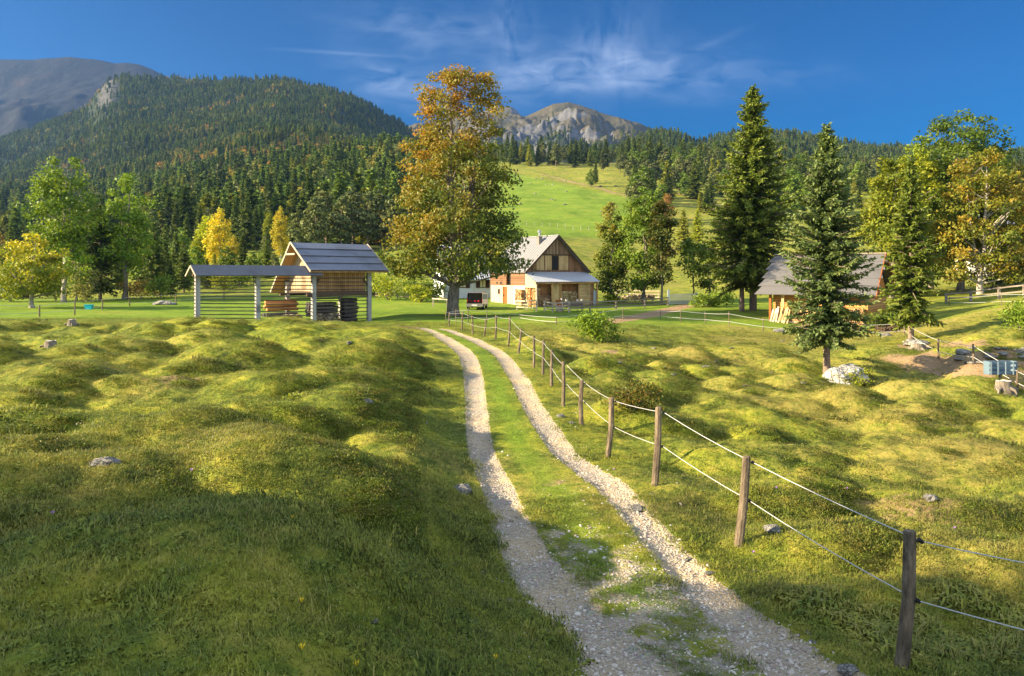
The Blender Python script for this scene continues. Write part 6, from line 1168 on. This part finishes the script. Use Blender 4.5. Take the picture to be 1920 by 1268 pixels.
for k in range(14): p = G(r.uniform(1150, 1640), r.uniform(640, 760)); s = r.uniform(.08, .2); rock('small pale stone in the rough grass of the hollow', p, (s * 1.4, s, s * .7), 680 + k, group='stones in the hollow', sub=1)
for px, row, s in [(955, 1130, .045), (985, 1120, .04), (940, 1095, .035), (1020, 1190, .05), (905, 1075, .03), (1420, 1135, .04), (1515, 1190, .04), (1525, 1205, .03), (1385, 1125, .03), (1590, 1262, .08), (1330, 1078, .05), (1290, 1055, .05), (890, 1170, .03), (700, 1165, .03), (850, 1060, .03)]:
    p = G(px, row); rock('white pebble lying in the grass beside the near wheel tracks', p, (s * 1.3, s, s * .8), int(px * 3), 'pebble', 'stone', 'pebbles beside the path', sub=2)
M_STUMP = bark_mat('stump bark', (.10, .08, .06), (.30, .26, .21), 6); M_CUT = plain_mat('grey cut wood', (.50, .46, .40), .25, 6)
def stump(label, p, r_, h, seed):
    rs = random.Random(seed); t = thing('tree_stump', label, 'stump', p); mb = MB(); mb.tube([(0, 0, -.2), (0, 0, .02), (0, 0, h * .5), (0, 0, h)], [r_ * 1.6, r_ * 1.35, r_ * 1.02, r_], 12, False, jit=.12)
    for k in range(5): a = k * 1.25 + rs.uniform(-.3, .3); mb.tube([(math.cos(a) * r_ * .7, math.sin(a) * r_ * .7, h * .35), (math.cos(a) * r_ * 1.7, math.sin(a) * r_ * 1.7, .05), (math.cos(a) * r_ * 2.0, math.sin(a) * r_ * 2.0, -.1)], [r_ * .3, r_ * .22, .03], 5, False)
    mb.build('bark', M_STUMP, t, smooth=True); mb = MB(); n = 12; mb.add([(r_ * .98 * math.cos(6.283 * k / n), r_ * .98 * math.sin(6.283 * k / n), h - .015 + .02 * (k % 3)) for k in range(n)], [tuple(range(n))]); mb.build('cut_face', M_CUT, t)
stump('grey tree stump with flat top on the left mounds', G(95, 652), .21, .27, 1); stump('pale stump with spreading roots at the edge of the flat meadow', G(135, 612), .2, .3, 2)
stump('dark stump under the blue box by the right fence', G(1882, 738), .3, .4, 3); stump('broad pale stump below the dark spruce with short trunk', GD(1722, 50), .42, .45, 4)
# turquoise tub hung on the fence, blue box
p = GD(167, 72); tb = thing('tub', 'turquoise plastic tub hanging on the left rope fence', 'tub', p + Vector((0, 0, .25))); M_TQ = plain_mat('turquoise plastic', (.02, .42, .52), .08, 3, .4)
mb = MB(); a = [(-.26, -.16, 0), (.26, -.16, 0), (.26, .16, 0), (-.26, .16, 0)]; c = [(-.34, -.22, .42), (.34, -.22, .42), (.34, .22, .42), (-.34, .22, .42)]
mb.add(a + c, [(3, 2, 1, 0), (0, 1, 5, 4), (1, 2, 6, 5), (2, 3, 7, 6), (3, 0, 4, 7)]); mb.build('shell', M_TQ, tb); mb = MB()
for s, e in ((0, 1), (1, 2), (2, 3), (3, 0)): mb.beam(c[s], c[e], .05, .04)
mb.build('rim', M_TQ, tb); mb = MB(); mb.tube([(-.1, .22, .42), (0, .3, .62), (.1, .22, .42)], .012, 5); mb.build('hook', M_BLACK, tb)
p = GD(1882, 35.2); bb = thing('crate', 'shallow blue slatted crate propped up by the right fence post', 'crate', p + Vector((0, 0, .42)), R(4)); M_BL = wood_mat('faded blue paint', (.11, .17, .22), (.20, .27, .32), 'x', .34, .0, along='z')
mb = MB(); mb.box(-.66, .62, .36, .40, 0, .58); mb.build('back', M_BL, bb); mb = MB(); mb.box(-.66, .62, 0, .36, .0, .035); mb.build('bottom', M_BL, bb)
for x in (-.66, .58): mb = MB(); mb.box(x, x + .04, 0, .357, .037, .58); mb.build('side', M_BL, bb)
for z in (.05, .25, .45): mb = MB(); mb.box(-.66, .62, -.03, -.002, z, z + .11); mb.build('slat', M_BL, bb)
for x in (-.62, -.3, .05, .4): mb = MB(); mb.box(x, x + .05, -.055, -.032, .0, .58); mb.build('upright', plain_mat('pale blue paint', (.24, .31, .35), .15, 4), bb)
mb = MB(); mb.beam((-.1, .1, -.75), (-.1, .1, .0), .09, .09); mb.build('leg', M_DRAIL, bb)

# ------------------------------------------------------------------ the silver van with open rear doors
cp = GD(890, 80.5); CA = R(-6); van = thing('parked_van', 'silver van with one open rear door parked in the yard behind the fence', 'van', cp, CA)
M_CAR, nt, b = mat('silver paint'); b.inputs['Base Color'].default_value = (.13, .122, .11, 1); b.inputs['Metallic'].default_value = .0; b.inputs['Roughness'].default_value = .3; M_TYRE = plain_mat('tyre', (.02, .02, .02), .2, 5, .8); M_RED = plain_mat('red lamp', (.32, .018, .02), .1, 3, .3); M_DARKIN = plain_mat('dark cabin', (.16, .155, .15), .3, 3)
prof = [(0, .38), (0, .68), (.10, 1.72), (.35, 1.80), (2.1, 1.78), (2.75, 1.15), (3.75, .98), (3.9, .80), (3.9, .38)]          # y, z
hw = .82; mb = MB(); n = len(prof)
L_ = [(-hw * (1 - .16 * max(0, (z - 1.0))), y, z) for y, z in prof]; R_ = [(-x, y, z) for x, y, z in L_]; mb.add(L_ + R_, [tuple(range(n)), tuple(reversed(range(n, 2 * n)))] + [(i, n + i, n + i + 1, i + 1) for i in range(n - 1) if i != 1] + [(n - 1, 2 * n - 1, n, 0)])
body = mb.build('body', M_CAR, van)
mb = MB(); mb.add([(-.66, .03, .72), (.66, .03, .72), (.58, .13, 1.66), (-.58, .13, 1.66), (-.66, .02, .70), (.66, .02, .70), (.6, .9, .72), (-.6, .9, .72), (.55, .9, 1.6), (-.55, .9, 1.6)], [(7, 6, 8, 9), (4, 5, 6, 7), (5, 2, 8, 6), (4, 7, 9, 3), (3, 9, 8, 2)]); mb.build('load_bay', M_DARKIN, van)
mb = MB(); mb.box(-.86, .86, -.12, 0.02, .36, .62); mb.build('bumper', plain_mat('grey bumper', (.22, .22, .22), .1, 3, .5), van)
mb = MB(); mb.box(-.28, .28, -.135, -.122, .44, .56); mb.build('number_plate', plain_mat('plain plate', (.75, .75, .72), .03, 3), van)
for x in (-.78, .70): mb = MB(); mb.box(x + .02, x + .08, -.02, .02, .8, 1.15); mb.build('tail_lamp', M_RED, van)
M2 = Matrix.Translation((.76, 0, 0)) @ Matrix.Rotation(R(150), 4, 'Z'); mb = MB(); mb.box(-.74, 0, -.05, 0, .62, 1.10, 0, M2); dr = mb.build('rear_door', M_CAR, van)
mb = MB(); mb.box(-.74, -.68, -.05, 0, 1.10, 1.70, 0, M2); mb.box(-.06, 0, -.05, 0, 1.10, 1.70, 0, M2); mb.box(-.68, -.06, -.05, 0, 1.62, 1.70, 0, M2); mb.build('window_frame', M_CAR, dr); mb = MB(); mb.box(-.68, -.06, -.035, -.02, 1.10, 1.62, 0, M2); mb.build('pane', M_GLASS, dr)
for y in (.72, 3.1):
    for sg in (-1, 1):
        mb = MB(); mb.tube([(sg * .66, y, .31), (sg * .86, y, .31)], .31, 16); w_ = mb.build('wheel', M_TYRE, van); mb = MB(); mb.tube([(sg * .862, y, .31), (sg * .875, y, .31)], .19, 12); mb.build('rim', M_STEEL, w_)
for sg in (-1, 1):
    mb = MB(); xs = [sg * (hw * (1 - .16 * max(0, z - 1.0)) + .006) for z in (1.2, 1.66)]; mb.add([(xs[0], .3, 1.2), (xs[0], 2.35, 1.2), (xs[1], 2.0, 1.66), (xs[1], .4, 1.66)], [(0, 1, 2, 3) if sg < 0 else (3, 2, 1, 0)]); mb.build('side_window', M_GLASS, van)
    mb = MB(); mb.box(sg * .84 - .08, sg * .84 + .08, 2.25, 2.35, 1.12, 1.28); mb.build('mirror', M_BLACK, van)
for k, (x, z, s) in enumerate([(-.45, .74, .3), (.02, .74, .26), (.38, .74, .32)]):
    me = stone_mesh(700 + k, 2, .15, M_RED); o = link('bag', me); o.location = to_world((x, .3, z + .15), cp, CA); o.scale = (s * .5, s * .5, s * .6); tag(o, ['red bag at the left in the open back of the van', 'red bag in the middle of the open back of the van', 'red bag at the right in the open back of the van'][k], 'bag')
# garden seat and things before the porch
gp = GD(1072, 79.5); bn = thing('garden_bench', 'long grey plank bench standing before the porch firewood', 'bench', gp, R(14)); mb = MB(); mb.box(-1.3, 1.3, .28, .33, .50, .92); mb.build('backrest', M_DRAIL, bn); mb = MB(); mb.box(-1.3, 1.3, -.12, .27, .42, .47); mb.build('seat', M_DRAIL, bn)
for x in (-1.15, 1.15):
    for y in (-.06, .24): mb = MB(); mb.box(x - .05, x + .05, y - .04, y + .04, -.1, .418); mb.build('leg', M_DRAIL, bn)
gp2 = GD(1049, 78.4); cr = thing('log_chair', 'rustic brown and cream chair of sawn trunks behind the pale fence', 'chair', gp2, R(20)); mb = MB(); mb.tube([(0, 0, -.1), (0, 0, .45)], .3, 10); mb.build('seat', M_RAIL, cr); mb = MB(); mb.box(-.3, .3, .2, .3, .3, 1.15); mb.build('backrest', M_DOOR, cr)
for x in (-.36, .3): mb = MB(); mb.beam((x, -.25, .1), (x + .06, .25, .85), .1, .1); mb.build('armrest', M_RAIL, cr)
for px, z, lab in [(1053, 1.0, 'white pot beside the rustic chair back'), (1062, .92, 'white pot at the left end of the grey bench back'), (1083, .92, 'small white pot right of the middle of the grey bench back'), (1091, .92, 'tallest white pot at the right end of the grey bench back')]:
    p = GD(px, 79.7); t = thing('flower_pot', lab, 'pot', (p.x, p.y + .1, p.z)); mb = MB(); mb.tube([(0, 0, z - .95), (0, 0, z - .02)], .03, 6); mb.build('stake', M_DRAIL, t); mb = MB(); mb.tube([(0, 0, z), (0, 0, z + .1), (0, 0, z + .26)], [.08, .12, .11], 10); mb.build('pot', M_PLASTER, t)
mb = MB(); r = random.Random(5); p = GD(1190, 99)
for k in range(60): x = r.uniform(-2.6, 2.6); mb.tube([(x, 0, r.uniform(.1, .8)), (x + r.uniform(-.2, .2), .7, r.uniform(.1, .8))], r.uniform(.09, .15), 6, col=r.choice([(.7, .55, .36), (.5, .38, .25), (.8, .68, .5)]))
o = mb.build('firewood_pile', M_FIRE, loc=p); tag(o, 'pale log pile in front of the weathered pole fence', 'firewood', None, 'stuff')
# a few flowers in the near grass
def flower(px, row, colr, lab, grp, h=.07):
    p = G(px, row); t = thing('flower', lab, 'flower', p, 0, grp); t.scale = (.7, .7, 1); mb = MB(); mb.tube([(0, 0, 0), (.005, 0, h)], .003, 4); mb.build('stem', M_LEAFG, t); mb = MB(); n = 6
    for k in range(n): a = 6.283 * k / n; mb.add([(.005, 0, h), (.005 + .022 * math.cos(a - .3), .022 * math.sin(a - .3), h + .02), (.005 + .03 * math.cos(a), .03 * math.sin(a), h + .03), (.005 + .022 * math.cos(a + .3), .022 * math.sin(a + .3), h + .02)], [(0, 1, 2, 3)])
    mb.build('petals', colr, t)
M_LEAFG = plain_mat('stem green', (.08, .16, .03)); M_VIO = plain_mat('violet petal', (.42, .20, .62)); M_YEL = plain_mat('yellow petal', (.8, .55, .02))
for px, row in [(1412, 1058), (1150, 893), (1455, 930), (1588, 938), (358, 905), (1789, 1010), (98, 992), (800, 805)]: flower(px, row, M_VIO, 'single violet autumn crocus standing in the grass', 'violet flowers in the grass', .11)
for px, row in [(564, 1147), (565, 1235), (667, 1266), (731, 1033), (547, 982), (928, 1250)]: flower(px, row, M_YEL, 'small yellow flower in the shaded near grass', 'yellow flowers in the grass', .035)
# ------------------------------------------------------------------ the air: faint autumn haze over the valley
def haze():
    mb = MB(); mb.box(-2600, 2600, -120, 3700, -60, 960)
    m = bpy.data.materials.new('haze'); m.use_nodes = True; nt = m.node_tree; nt.nodes.clear(); out = nd(nt, 'ShaderNodeOutputMaterial'); v = nd(nt, 'ShaderNodeVolumePrincipled')
    v.inputs['Color'].default_value = (0.22, 0.46, 1.0, 1); v.inputs['Density'].default_value = 0.000065; v.inputs['Anisotropy'].default_value = 0.4
    nt.links.new(v.outputs[0], out.inputs['Volume']); o = mb.build('haze', m); tag(o, kind='stuff'); o.display_type = 'WIRE'
haze()
